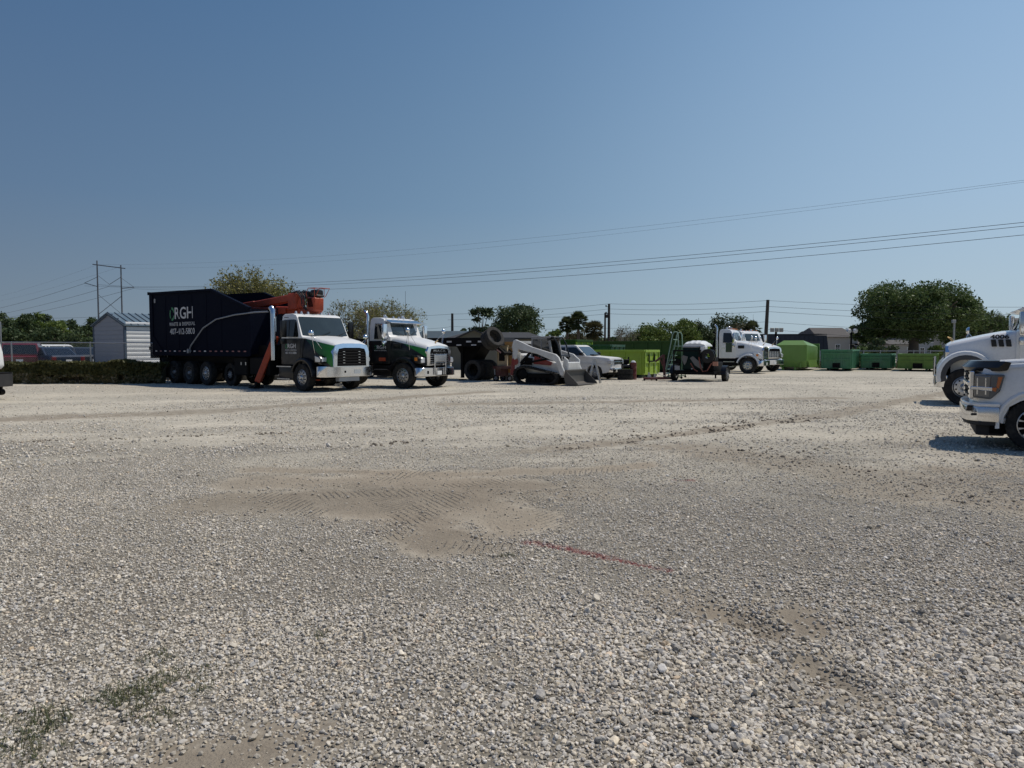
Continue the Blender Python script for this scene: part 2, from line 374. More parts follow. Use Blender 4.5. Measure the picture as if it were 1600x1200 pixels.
# loose crushed stone: one mesh of many small rocks (uncountable gravel)
def ico(sub):
    bm = bmesh.new(); bmesh.ops.create_icosphere(bm, subdivisions=sub, radius=1)
    V = np.array([v.co[:] for v in bm.verts]); Fa = np.array([[v.index for v in f.verts] for f in bm.faces]); bm.free(); return V, Fa
def scatter(r0, r1, dens, half=.86):
    a = math.atan(half); area = a * (r1 ** 2 - r0 ** 2); n = int(area * dens)
    rr = np.sqrt(rng.random(n) * (r1 ** 2 - r0 ** 2) + r0 ** 2); th = (rng.random(n) * 2 - 1) * a
    return rr * np.sin(th), rr * np.cos(th)
def rocks(x, y, size, sub, sink, name):
    V, Fa = ico(sub); n = len(x); k = len(V)
    P_ = np.repeat(V[None], n, 0)
    # angular: random planar cuts
    for c in range(7 if sub > 1 else 2):
        nrm = rng.normal(size=(n, 3)); nrm /= np.linalg.norm(nrm, axis=1)[:, None]; lim = rng.uniform(.35, .8, n)
        dt = np.einsum('nkc,nc->nk', P_, nrm); ex = np.maximum(dt - lim[:, None], 0)
        P_ -= ex[..., None] * nrm[:, None, :] * .9
    P_ *= 1 + rng.normal(scale=.08, size=(n, k, 1))
    P_ *= np.stack([rng.uniform(.8, 1.3, n), rng.uniform(.7, 1.0, n), rng.uniform(.6, .95, n)], 1)[:, None, :]
    a = rng.random(n) * 6.28; ca, sa = np.cos(a), np.sin(a)
    t = rng.normal(scale=.35, size=n); ct, st = np.cos(t), np.sin(t)
    X, Y, Z = P_[..., 0].copy(), P_[..., 1].copy(), P_[..., 2].copy()
    Y, Z = Y * ct[:, None] - Z * st[:, None], Y * st[:, None] + Z * ct[:, None]
    X, Y = X * ca[:, None] - Y * sa[:, None], X * sa[:, None] + Y * ca[:, None]
    P_ = np.stack([X, Y, Z], 2) * size[:, None, None]
    z = height(x, y) + size * (sink + rng.uniform(-.35, .45, n))
    P_ += np.stack([x, y, z], 1)[:, None, :]
    me = bpy.data.meshes.new(name)
    np_mesh(me, P_.reshape(-1, 3), (Fa[None] + (np.arange(n) * k)[:, None, None]).reshape(-1, 3), 3)
    g = np.clip(rng.normal(.52, .105, n), .15, .85); white = rng.random(n) < .012; g[white] = rng.uniform(.55, .75, white.sum())
    warm = rng.normal(.075, .018, n); col = np.stack([g * (1 + warm), g * (1 - warm * .40), g * (1 - warm * 2.55)], 1)
    rd = rng.random(n) < .025; col[rd] *= (1.0, .90, .82)
    _, dd, bb, _ = masks(x, y); dm = np.clip(dd + .6 * bb, 0, 1)[:, None] * .5
    col = col * (1 - dm) + np.array([.34, .30, .24]) * dm
    rp = redpaint(x, y)[:, None]; rp = rp * rng.uniform(.3, .95, (n, 1)); col = col * (1 - rp) + np.array([.22, .025, .035]) * rp
    ca_ = me.color_attributes.new('stone', 'FLOAT_COLOR', 'POINT')
    c4 = np.concatenate([col, np.ones((n, 1))], 1); ca_.data.foreach_set('color', np.repeat(c4, k, 0).astype(np.float32).ravel())
    if sub == 1 or True: me.polygons.foreach_set('use_smooth', np.zeros(len(me.polygons), bool))
    b_ = MATS.get('stone')
    if not b_:
        q = NB('stone'); cq = q.co(); nz = q.noise(90, cq, 5, .7)
        q.P(Base_Color=q.mix(1.0, q.attr('stone', 'Color'), q.math('MULTIPLY_ADD', nz, .7, .65), 'MULTIPLY'), Roughness=.9, Specular_IOR_Level=.25)
        q.bump(nz, .5, .004); MATS['stone'] = q.m; b_ = q.m
    me.materials.append(b_)
    o = bpy.data.objects.new(name, me); COL.objects.link(o)
    return tag(o, None, 'gravel', None, 'stuff')
def keep(x, y, p):
    k = rng.random(len(x)) < p; return x[k], y[k]
def size_at(x, y):
    d = y; right = .0042 * sstep(-.15, .25, x / y) * (1 - sstep(3.5, 5.5, y))
    return .0090 + right + .004 * (fbm(x * 1.3, y * 1.3, 2) - .5)
x, y = scatter(1.5, 4.6, 5600, 1.35); g_, dd_, bb_, _ = masks(x, y); x, y = keep(x, y, g_ * 1.1 + .06)
s_ = size_at(x, y) * np.exp(rng.normal(0, .34, len(x))); o = rocks(x, y, s_ * .76, 2, .3, 'gravel'); o['label'] = 'coarse grey crushed stone covering the nearest part of the yard'
x, y = scatter(4.6, 11.5, 3700, 1.0); g_, _, _, _ = masks(x, y); x, y = keep(x, y, np.clip(g_, 0, 1) ** 1.3 * 1.05 + .04)
s_ = (size_at(x, y) - .0005) * np.exp(rng.normal(0, .36, len(x))); o = rocks(x, y, s_ * .78, 1, .3, 'gravel'); o['label'] = 'grey crushed stone thinning out around the bare dirt patch'
x, y = scatter(11.5, 24, 750, .8); x2, y2 = scatter(24, 45, 110, .8); x = np.concatenate([x, x2]); y = np.concatenate([y, y2]); g_, _, _, _ = masks(x, y); x, y = keep(x, y, g_ ** 1.6 * 1.3)
s_ = .0085 * np.exp(rng.normal(0, .4, len(x))); o = rocks(x, y, s_ * 1.3, 1, .1, 'gravel'); o['label'] = 'scattered loose stones over the pale compacted yard'

# dark clods of earth thrown up along the wheel tracks
cx_, cy_ = [], []
for p, q, nn_, w_ in (((850, 704), (1270, 654), 260, .12), ((860, 694), (1240, 650), 160, .15), ((0, 692), (700, 668), 200, .08), ((520, 702), (650, 688), 90, .08), ((1150, 700), (1600, 790), 300, .5), ((1130, 945), (1260, 1010), 90, .12), ((1160, 968), (1200, 985), 60, .05), ((1280, 1045), (1340, 1080), 50, .06), ((480, 1000), (640, 985), 40, .08)):
    (ax, ay), (bx_, by_) = G(*p), G(*q); t_ = rng.random(nn_); t_ = t_ + .04 * np.sin(t_ * 40)
    cx_.append(ax + (bx_ - ax) * t_ + rng.normal(0, w_, nn_)); cy_.append(ay + (by_ - ay) * t_ + rng.normal(0, w_, nn_))
cx_ = np.concatenate(cx_); cy_ = np.concatenate(cy_)
o = rocks(cx_, cy_, (.004 + .0011 * cy_) * np.clip(np.exp(rng.normal(0, .4, len(cx_))), .4, 1.7), 1, .1, 'earth_clods'); o['label'] = 'dark earth clods thrown up along the wheel tracks'
ca_ = o.data.color_attributes['stone']; v_ = np.zeros(len(o.data.vertices) * 4, np.float32); ca_.data.foreach_get('color', v_); v_ = v_.reshape(-1, 4); v_[:, :3] = v_[:, :3].mean(1)[:, None] * np.array([.48, .41, .32]); ca_.data.foreach_set('color', v_.ravel())

# sparse grass growing through the gravel
bx, by, bh = [], [], []
for p, q, r in GRASS:
    (ax, ay), (cx, cy) = G(*p), G(*q); n = int(1900 * r * (math.hypot(cx - ax, cy - ay) + r * 2) * 2)
    t = rng.random(n); an = rng.random(n) * 6.28; rr = r * 1.5 * rng.random(n) ** .7
    X = ax + (cx - ax) * t + np.cos(an) * rr; Y = ay + (cy - ay) * t + np.sin(an) * rr
    k = fbm(X * 7, Y * 7, 3) > .48; bx.append(X[k]); by.append(Y[k])
bx = np.concatenate(bx); by = np.concatenate(by); n = len(bx)
bx = np.repeat(bx, 3) + rng.normal(0, .008, n * 3); by = np.repeat(by, 3) + rng.normal(0, .008, n * 3); n = len(bx)
L = rng.uniform(.018, .055, n); a = rng.random(n) * 6.28; lean = rng.uniform(.2, 1.6, n); wdt = rng.uniform(.0008, .0018, n)
dx, dy = np.cos(a), np.sin(a); z0 = height(bx, by) + .004
pts = []
for t_, wf in ((0, 1), (.5, .9), (1, .1)):
    hx = bx + dx * L * t_ * t_ * np.sin(lean); hy = by + dy * L * t_ * t_ * np.sin(lean); hz = z0 + L * t_ * np.cos(lean * .8)
    for sgn in (-1, 1): pts.append(np.stack([hx - dy * wdt * wf * sgn, hy + dx * wdt * wf * sgn, hz], 1))
V = np.stack(pts, 1).reshape(-1, 3); base_ = (np.arange(n) * 6)[:, None]
Fq = np.concatenate([base_ + np.array([[0, 1, 3, 2]]), base_ + np.array([[2, 3, 5, 4]])])
gm = bpy.data.meshes.new('grass'); np_mesh(gm, V, Fq, 4)
q = NB('grass'); nz = q.noise(9, q.co(), 3); q.P(Base_Color=q.ramp(nz, [(.35, (.055, .075, .03)), (.55, (.10, .11, .05)), (.75, (.20, .16, .09))]), Roughness=.7, Specular_IOR_Level=.2)
gm.materials.append(q.m); go = bpy.data.objects.new('grass', gm); COL.objects.link(go)
tag(go, 'thin green and dry grass growing through the gravel at lower left', 'grass', kind='stuff')
# ------------------------------------------------------------------ paints and metals
def place(px, Y, lx, ly, rz):
    """origin of a thing whose local point (lx, ly) stands at photograph column px, depth Y"""
    c, s = math.cos(rz), math.sin(rz)
    return (X_(px, Y) - (c * lx - s * ly), Y - (s * lx + c * ly), 0)
GRID = R(-31)
WHITE = mat('white_paint', (.80, .80, .78), .3, dirt=.12, coat=.6, dirtcol=(.4, .37, .32))
WHITE_D = mat('white_dusty', (.66, .65, .62), .5, dirt=.3, dirtcol=(.36, .33, .28))
BLACK = mat('black_paint', (.007, .007, .008), .35, dirt=.12, coat=.25, dirtcol=(.03, .028, .025), spec=.3)
BLACKM = mat('black_metal', (.008, .008, .009), .6, dirt=.3, dirtcol=(.025, .022, .018), spec=.08)
GREYR = mat('grey_rubber', (.055, .056, .06), .7, dirt=.3)
PLAST = mat('black_plastic', (.02, .02, .022), .65, dirt=.3, dirtcol=(.08, .075, .065))
RUB = mat('tyre_rubber', (.018, .018, .018), .85, dirt=.5, scale=6, dirtcol=(.10, .09, .075), spec=.2)
CHROME = mat('chrome', (.75, .76, .78), .12, 1.0, dirt=.15, dirtcol=(.35, .32, .28))
ALU = mat('dull_aluminium', (.55, .56, .57), .35, 1.0, dirt=.4, dirtcol=(.25, .23, .2))
STEEL = mat('galvanised', (.42, .43, .44), .45, .8, dirt=.3)
GREYP = mat('grey_paint', (.30, .31, .32), .5, dirt=.3)
AMBER = mat('amber_lens', (.75, .22, .02), .25, dirt=.05, coat=.8)
REDL = mat('red_lens', (.16, .01, .01), .25, dirt=.05, coat=.8)
LENS = mat('clear_lens', (.55, .57, .6), .08, .3, dirt=.1, coat=1)
TXT = mat('white_lettering', (.62, .62, .62), .5, dirt=.15)
def glassmat(name, col, base=.5):
    b = NB(name); co = b.co()
    b.P(Base_Color=b.mix(b.noise(1.6, co, 3), col, tuple(c * .45 for c in col)), Roughness=.04, Specular_IOR_Level=base, Coat_Weight=.35, Coat_Roughness=.02)
    return b.m
GLASS = glassmat('windscreen_glass', (.040, .056, .060), .5)
GLASSD = glassmat('dark_glass', (.012, .015, .018), .6)

def xyz(b):
    q = b.n('ShaderNodeSeparateXYZ', i_0=b.co()); return q.outputs
def livery(name, belt, x0, slope, gx, gslope, gz, gmax, white_hood=True, grad=(0, .6)):
    """white above a belt line, black below, a green sweep along the bonnet"""
    b = NB(name); X, Y, Z = xyz(b); co = b.co()
    zb = b.math('SUBTRACT', belt, b.math('MULTIPLY', b.math('MAXIMUM', b.math('SUBTRACT', X, x0), 0), slope))
    up = b.math('GREATER_THAN', Z, zb)
    lo = b.math('SUBTRACT', gz, b.math('MULTIPLY', b.math('SUBTRACT', X, gx), gslope))
    g = b.math('MULTIPLY', b.math('GREATER_THAN', Z, lo), b.math('GREATER_THAN', X, gx))
    gcol = b.mix(b.math('DIVIDE', b.math('SUBTRACT', X, grad[0]), grad[1], clamp=True), (.008, .05, .03), (.025, .21, .03))
    c = b.mix(g, (.010, .011, .013), gcol)
    c = b.mix(up, c, (.74, .74, .72))
    n1 = b.noise(3, co, 6, .65)
    c = b.mix(b.math('MULTIPLY', b.ramp(n1, [(.45, 0.0), (.75, 1.0)]), .10), c, (.3, .28, .24))
    b.P(Base_Color=c, Roughness=.4, Coat_Weight=.15, Coat_Roughness=.08, Specular_IOR_Level=.3); return b.m

# ------------------------------------------------------------------ wheels
_W = {}
def wheel_mesh(Rr, Wd, style):
    k = (round(Rr, 3), round(Wd, 3), style)
    if k in _W: return _W[k]
    rr = Rr * (.565 if style in ('alu', 'steel', 'dual', 'grey', 'black') else .64); h = Wd / 2
    t = MB(); pr = [(rr, -h * .8), (rr * 1.04, -h * .93), (Rr * .82, -h * 1.03), (Rr * .95, -h * .98), (Rr * .99, -h * .84)]
    for a in (-.62, -.2, .2, .62):
        pr += [(Rr, h * (a - .09)), (Rr * .975, h * (a - .07)), (Rr * .975, h * (a + .07)), (Rr, h * (a + .09))]
    pr += [(Rr * .99, h * .84), (Rr * .95, h * .98), (Rr * .82, h * 1.03), (rr * 1.04, h * .93), (rr, h * .8)]
    if style != 'bare' : pr.append((rr * .97, 0))
    t.lathe(pr, n=40, closed=True)
    if style == 'alloy' or Rr < .5:
        for i in range(36):   # shoulder blocks
            a = 2 * math.pi * i / 36; M = Matrix.Rotation(a, 4, 'Y')
            for s_ in (-1, 1): t.box(Rr * .93, Rr * 1.004, s_ * h * .8 - .02, s_ * h * .8 + .02, -.018, .018, M=M)
    r = MB(); hb = MB()
    r.lathe([(rr * 1.02, h * .86), (rr * .97, h * .9), (rr * .93, h * .7), (rr * .92, -h * .8)], n=32)
    r.lathe([(rr * 1.02, -h * .86), (rr * .92, -h * .8)], n=32)
    if style in ('alu', 'steel', 'dual', 'grey', 'black'):
        if style == 'dual': dp = [(rr * .93, h * .55), (rr * .86, -h * .15), (rr * .6, -h * .3), (rr * .35, -h * .3)]; f0, f1 = -h * .18, -h * .3
        else: dp = [(rr * .93, h * .5), (rr * .86, h * .78), (rr * .6, h * .9), (rr * .38, h * .82)]; f0, f1 = h * .8, h * .93
        r.lathe(dp, n=32)
        for i in range(10):
            a = 2 * math.pi * (i + .5) / 10; c, s_ = math.cos(a), math.sin(a); q = rr * .72; m_ = (f0 + f1) / 2 + .004
            r.cyl((c * q, m_ - .03, s_ * q), (c * q, m_ + .012, s_ * q), rr * .085, n=8, mi=1)
            a = 2 * math.pi * i / 10; c, s_ = math.cos(a), math.sin(a); q = rr * .5
            hb.cyl((c * q, f1 - .02, s_ * q), (c * q, f1 + .035, s_ * q), .018, n=6)
        z1 = h * .95 if style != 'dual' else h * .55
        hb.lathe([(rr * .36, f1 - .05), (rr * .36, f1 + .01), (rr * .28, f1 + .02), (rr * .27, z1 + .02), (rr * .2, z1 + .06), (0.001, z1 + .065)], n=20)
    elif style == 'alloy':
        for i in range(6):
            a = 2 * math.pi * i / 6; M = Matrix.Rotation(a, 4, 'Y')
            for s_ in (-1, 1):
                r.prism([(rr * .2, s_ * .02), (rr * .95, s_ * (.05 + rr * .12)), (rr * .95, s_ * (.02 + rr * .12)), (rr * .2, s_ * .055)], h * .45, h * .72, 'y', b=.004, M=M)
        r.lathe([(rr * .93, h * .2), (.001, h * .2)], n=24, mi=1)
        hb.lathe([(rr * .28, h * .4), (rr * .28, h * .72), (rr * .2, h * .8), (.001, h * .8)], n=16)
    elif style == 'bare':
        r = None
    def me(mb, nm, ms):
        o = mb.build(nm, ms, None, 35); m = o.data; bpy.data.objects.remove(o); return m
    rimmat = {'alu': ALU, 'steel': WHITE_D, 'dual': mat('dark_rim', (.09, .09, .092), .6, dirt=.3), 'grey': GREYP, 'black': BLACKM, 'alloy': ALU}.get(style, ALU)
    _W[k] = (me(t, 'tyre', RUB), me(r, 'rim', [rimmat, BLACKM]) if r else None, me(hb, 'wheel', ALU if style in ('alu', 'alloy') else GREYP) if r else None)
    return _W[k]
def wheel(parent, c, Rr=.52, Wd=.29, side=-1, style='alu', steer=0, name='wheel'):
    t, r, hb = wheel_mesh(Rr, Wd, style)
    w_ = bpy.data.objects.new(name, hb); COL.objects.link(w_); w_.parent = parent; w_.location = c
    w_.rotation_euler = (0, 0, (0 if side > 0 else math.pi) + steer)
    for m_, nm in ((t, 'tyre'), (r, 'rim')):
        o = bpy.data.objects.new(nm, m_); COL.objects.link(o); o.parent = w_
    return w_

# ------------------------------------------------------------------ lettering
OLDRUB = mat('old_dusty_rubber', (.05, .049, .046), .9, dirt=.7, scale=5, dirtcol=(.11, .10, .09), spec=.15)
def lettering(txt, size, parent, M, material=None, ext=.004, name='lettering', sx=1.0, align='CENTER', space=1.0, bold=0.0):
    cu = bpy.data.curves.new(name, 'FONT'); cu.body = txt; cu.size = size; cu.extrude = ext; cu.align_x = align; cu.align_y = 'CENTER'
    cu.space_character = space; cu.offset = bold; cu.resolution_u = 3
    o = bpy.data.objects.new(name, cu); COL.objects.link(o)
    bpy.context.view_layer.update()
    me = bpy.data.meshes.new_from_object(o.evaluated_get(bpy.context.evaluated_depsgraph_get()))
    bpy.data.objects.remove(o); bpy.data.curves.remove(cu)
    me.transform(M @ Matrix.Diagonal((sx, 1, 1, 1))); me.materials.clear(); me.materials.append(material or TXT)
    q = bpy.data.objects.new(name, me); COL.objects.link(q); q.parent = parent
    return q
def on_side(x, y, z, side=-1):
    """matrix writing on the flank of a vehicle; side -1 right flank (normal -y), +1 left flank"""
    if side < 0: Rm = Matrix(((1, 0, 0), (0, 0, -1), (0, 1, 0))).to_4x4()
    else: Rm = Matrix(((-1, 0, 0), (0, 0, 1), (0, 1, 0))).to_4x4()
    return Matrix.Translation((x, y, z)) @ Rm
def on_front(x, y, z):
    return Matrix.Translation((x, y, z)) @ Matrix(((0, 0, 1), (1, 0, 0), (0, 1, 0))).to_4x4()
def rgh(parent, x, y, z, h, side=-1, phone=True, recyc=True):
    k = h
    lettering('RGH', k * 1.10, parent, on_side(x + .25 * k, y, z, side), sx=1.15, bold=.010 * k)
    lettering('WASTE & DISPOSAL', k * .34, parent, on_side(x, y, z - k * .70, side), space=1.2, bold=0)
    if phone: lettering('407-412-5800', k * .56, parent, on_side(x, y, z - k * 1.20, side), sx=1.08, bold=0)
    if recyc:
        m = MB(); g = mat('logo_green', (.02, .22, .08), .4, dirt=.1)
        for i in range(3):
            a0 = i * 2.094 + .3
            for j in range(4):
                a, e = a0 + j * .38, a0 + j * .38 + .36; r0, r1 = .3 * k, .46 * k
                pts = [(math.cos(a) * r0 * .75, math.sin(a) * r0), (math.cos(a) * r1 * .75, math.sin(a) * r1), (math.cos(e) * r1 * .75, math.sin(e) * r1), (math.cos(e) * r0 * .75, math.sin(e) * r0)]
                m.prism([(x - 1.35 * k * (1 if side < 0 else -1) + p[0], z + p[1]) for p in pts], y, y + .005 * side, 'y')
        m.build('logo', g, parent)

# ------------------------------------------------------------------ conventional-cab heavy trucks
def ringpts(x, wt, zt, ws, zs, wm, zm, wb, zb, crown=.05):
    half = [(wb, zb), (wm, zm), (ws, zs), ((ws + wt) / 2 + .03, (zs + zt) / 2 + .035), (wt, zt), (wt * .5, zt + crown * .75)]
    return [(x, -a, c) for a, c in half] + [(x, 0, zt + crown)] + [(x, a, c) for a, c in half[::-1]]
def fender(parent, name, s, m, r0=.60, r1=.70, a0=8, a1=172, y0=.80, y1=1.24, cx=0, lip=.05, material=None, cz=.52):
    mb = MB(); n = 14; rings = []
    for i in range(n + 1):
        a = R(a0 + (a1 - a0) * i / n); c, q = math.cos(a), math.sin(a)
        pr = [(r1, y0), (r1 + .03, y1 - .16), (r1, y1 - .03), (r1 - lip, y1), (r0, y1 - .01), (r0, y1 - .06), (r0 + .03, y0)]
        rings.append([(cx + c * r_, s * y_, cz + q * r_) for r_, y_ in pr])
    mb.loft(rings); return mb.build(name, material or m, parent, 40)
def mirror_arm(root, s, x, z, y=1.12, chrome=CHROME):
    m = MB(); m.tube([(x, s * y, z + .42), (x + .12, s * (y + .26), z + .42)], .014); m.tube([(x, s * y, z - .42), (x + .12, s * (y + .26), z - .40)], .014)
    m.each('mirror_arm', chrome, root, 40)
    m = MB(); m.box(x + .06, x + .18, s * (y + .30) - .11, s * (y + .30) + .11, z - .34, z + .3, .03, seg=2)
    m.box(x + .06, x + .18, s * (y + .30) - .11, s * (y + .30) + .11, z - .60, z - .38, .04, seg=2)
    q = m.build('mirror', chrome, root, 40)
    g = MB(); g.box(x + .052, x + .058, s * (y + .30) - .09, s * (y + .30) + .09, z - .31, z + .27); g.box(x + .052, x + .058, s * (y + .30) - .09, s * (y + .30) + .09, z - .57, z - .41)
    g.build('mirror_glass', GLASS, q)
def hood_mirror(root, s, x, z, y):
    m = MB(); top = (x + .1, s * (y + .34), z + .5)
    for b_ in ((x - .25, s * y, z), (x + .25, s * y, z - .02), (x, s * (y + .12), z - .22)): m.tube([b_, top], .009, 6)
    q = m.build('bonnet_mirror_arm', CHROME, root, 40)
    d = MB(); d.lathe([(.001, .06), (.06, .055), (.105, .02), (.115, -.02), (.001, -.02)], (top[0], top[1], top[2] + .06), (1, 0, .1), 20); d.build('bonnet_mirror', CHROME, root, 40)
def rear_chassis(root, xr, axles, lift=None, style='dual', back=None):
    f = MB()
    for s in (-1, 1): f.box(xr, .55, s * .43 - .04, s * .43 + .04, .72, .98)
    for x in np.arange(xr + .2, 0, 1.2): f.box(x, x + .08, -.4, .4, .74, .94)
    for x in axles: f.cyl((x, -.85, .52), (x, .85, .52), .07, n=8); f.lathe([(.001, -.2), (.2, -.12), (.24, 0), (.2, .12), (.001, .2)], (x, 0, .52), (1, 0, 0), 12)
    f.cyl((0, -.9, .48), (0, .9, .48), .06, n=8)
    f.box(-.1, .1, -.75, .75, .45, .55)
    f.build('chassis', BLACKM, root, 40)
    for x in axles:
        for s in (-1, 1):
            wheel(root, (x, s * 1.10, .52), .52, .27, s, style); 
            t, r, hb = wheel_mesh(.52, .27, style)
            o = bpy.data.objects.new('inner_tyre', t); COL.objects.link(o); o.parent = root; o.location = (x, s * .79, .52)

def granite(name, label, rz, loc, group, sh=0.0, paint=None, rgh_sign=False, guard=False, visor=None, black_low=False, number=None, axles=(-4.4, -5.75), vents='mesh', bumpx=.95, stack=True, fend=None, rear=-6.6, hoodmir=True):
    root = thing(name, label, 'truck', loc, rz, group)
    P = paint or WHITE; x = lambda v: v + sh
    # bonnet
    secs = [(-.80, .80, 2.10, .98, 1.97, 1.06, 1.5, 1.06, 1.02), (-.45, .77, 2.06, .95, 1.93, 1.02, 1.5, 1.0, 1.05), (.0, .71, 1.97, .90, 1.84, .96, 1.5, .92, 1.08),
            (.45, .65, 1.86, .84, 1.73, .90, 1.45, .88, 1.0), (.80, .60, 1.77, .79, 1.64, .86, 1.35, .86, .92), (.90, .57, 1.70, .75, 1.58, .83, 1.33, .84, .94)]
    m = MB(); m.loft([ringpts(x(s[0]), *s[1:]) for s in secs]); m.build('bonnet', P, root, 50)
    # cab
    tum = lambda X, Y, Z: (X, Y * (1 - .075 * max(Z - 1.95, 0)), Z)
    prof = [(-1.82, .98), (-.72, .98), (-.70, 1.5), (-.72, 2.08), (-.80, 2.14), (-1.02, 2.72), (-1.12, 2.83), (-1.3, 2.88), (-1.7, 2.88), (-1.80, 2.80), (-1.84, 2.5)]
    m = MB(); m.prism([(x(a), c) for a, c in prof], -1.09, 1.09, 'y', b=.05, warp=tum, seg=2); m.build('cab', P, root, 35)
    for s in (-1, 1):
        d = MB()
        d.prism([(x(-1.66), 1.04), (x(-.80), 1.04), (x(-.78), 1.9), (x(-1.66), 1.9)], s * 1.088, s * 1.10, 'y', b=.006)
        dr = d.build('door', P, root, 35)
        h = MB(); h.box(x(-1.6), x(-1.42), s * 1.10 - .01, s * 1.125 + .01, 1.62, 1.67, .008); h.build('handle', BLACK if rgh_sign else CHROME, dr, 30)
        g = MB(); wpt = [(-1.56, 2.0), (-.86, 2.0), (-.90, 2.16), (-1.07, 2.62), (-1.54, 2.64)]
        g.prism([(x(a), c) for a, c in wpt], s * 1.09, s * 1.10, 'y', warp=lambda X, Y, Z: (X, Y * (1 - .075 * max(Z - 1.95, 0)) + s * .003, Z)); sw = g.build('side_window', GLASSD, root)
        g = MB(); g.bar((x(-1.02), s * 1.075, 2.02), (x(-1.1), s * 1.045, 2.62), .03, .03); g.build('window_seal', BLACK, sw)
    # windscreen
    g = MB(); ny, nz = 8, 3; V = []
    for j in range(nz):
        t = j / (nz - 1); zz = 2.17 + t * .5; xx = -.80 - (zz - 2.14) * .38
        for i in range(ny + 1):
            u = i / ny * 2 - 1; V.append((x(xx + .035 - .05 * u * u), u * (.97 - .04 * t), zz))
    g.add(V, [(j * (ny + 1) + i, j * (ny + 1) + i + 1, (j + 1) * (ny + 1) + i + 1, (j + 1) * (ny + 1) + i) for j in range(nz - 1) for i in range(ny)])
    ws = g.build('windscreen', GLASS, root, 60)
    wp = MB()
    wp.bar((x(-.755), 0, 2.13), (x(-.975), 0, 2.68), .03, .02)
    for s in (-1, 1): wp.tube([(x(-.72), s * .2, 2.14), (x(-.80), s * .75, 2.34)], .012, 5)
    wp.build('wiper', BLACK, ws, 30)
    if visor:
        v = MB(); v.prism([(x(-1.02), 2.80), (x(-.72), 2.68), (x(-.72), 2.66), (x(-1.02), 2.6)], -1.03, 1.03, 'y', b=.015)
        v.build('sun_visor', visor, root, 30)
    rl = MB()
    for yy in (-.8, -.35, 0, .35, .8): rl.lathe([(.001, .075), (.03, .06), (.05, .0)], (x(-1.15), yy, 2.875), (0, 0, 1), 10)
    rl.each('roof_light', AMBER if not rgh_sign else LENS, root, 40)
    be = MB()
    for yy in (-.55, .6): be.cyl((x(-1.45), yy, 2.88), (x(-1.45), yy, 3.02), .07, .06, 12)
    be.each('beacon', LENS, root, 40)
    # grille
    g = MB(); g.box(x(.86), x(.905), -.64, .64, .98, 1.62); gr_ = g.build('grille', BLACKM, root)
    fr = MB(); w0 = .80
    out = [(-w0, .93), (w0, .93), (w0 + .02, 1.5), (w0 - .08, 1.68), (0, 1.73), (-w0 + .08, 1.68), (-w0 - .02, 1.5)]
    inn = [(-.62, 1.0), (.62, 1.0), (.63, 1.45), (.57, 1.60), (0, 1.63), (-.57, 1.60), (-.63, 1.45)]
    n = 7; A = [(x(.84), a, c) for a, c in out]; B = [(x(.935), a * .985, c) for a, c in out]; C_ = [(x(.945), a, c) for a, c in inn]; D = [(x(.90), a, c) for a, c in inn]
    fr.loft([A, B, C_, D], cap=False); fr.build('grille_surround', CHROME, gr_, 30)
    br_ = MB()
    for k in range(5): br_.box(x(.89), x(.94), -.61, .61, 1.03 + k * .085, 1.052 + k * .085, .006)
    for yy in (-.42, -.14, .14, .42): br_.box(x(.885), x(.91), yy - .012, yy + .012, 1.0, 1.42)
    br_.build('grille_bars', CHROME, gr_, 30)
    if sh == 0 or rgh_sign: lettering('MACK', .14, gr_, on_front(x(.95), 0, 1.515), CHROME, .01, sx=1.9, space=1.25)
    o_ = MB(); o_.tube([(x(.72), 0, 1.80), (x(.78), 0, 1.9), (x(.88), 0, 1.95)], [.035, .03, .012], 8); o_.build('bonnet_ornament', mat('gold_metal', (.6, .42, .2), .3, 1.0), root, 40)
    # fenders, headlights
    for s in (-1, 1):
        big = sh < -.2
        fender(root, 'fender', s, fend or P, .55 if big else .62, .70 if big else .74, -14 if big else 2, 160 if big else 165, .70 if big else .78, 1.23, -.02 if big else 0, cz=.82 if big else .52)
        if not fend: fender(root, 'fender_lip', s, GREYR, .475 if big else .585, .625 if big else .66, -16 if big else 2, 165 if big else 168, 1.0, 1.245, -.02 if big else 0, cz=.82 if big else .52)
        if sh < -.2: wl = MB(); wl.prism([(.5, .9), (.45, 1.2), (-.1, 1.45), (-.7, 1.3), (-.85, .8), (-.7, .7)], s * .60, s * .86, 'y'); wl.build('wheel_arch', BLACKM, root)
        if big:
            l = MB(); l.box(.44, .52, s * .95 - .1, s * .95 + .1, 1.0, 1.2, .02); l.build('headlight', LENS, root, 30)
            wheel(root, (0, s * 1.08, .52), .52, .30, s, 'alu')
        else:
            h = MB(); h.prism([(x(.42), 1.05), (x(.82), 1.0), (x(.86), 1.2), (x(.66), 1.34), (x(.36), 1.36)], s * .80, s * 1.14, 'y', b=.03, seg=2); hh = h.build('headlight_housing', fend or P, root, 35)
            l = MB(); l.prism([(.84, 1.04), (1.10, 1.04), (1.12, 1.12), (1.08, 1.24), (.84, 1.25)], x(.78), x(.86), 'x', b=.012) if s > 0 else l.prism([(-.84, 1.04), (-1.10, 1.04), (-1.12, 1.12), (-1.08, 1.24), (-.84, 1.25)], x(.78), x(.86), 'x', b=.012)
            l.build('headlight', LENS, root, 30)
            am = MB(); am.box(x(.56), x(.70), s * 1.14, s * 1.155, 1.12, 1.26, .01); am.build('indicator', AMBER, root)
            wheel(root, (0, s * 1.08, .52), .52, .30, s, 'alu')
        if sh > -.2 or s < 0: hood_mirror(root, s, x(.2), 1.78 if sh > -.2 else 1.6, .88)
        # bonnet side vent
        v = MB()
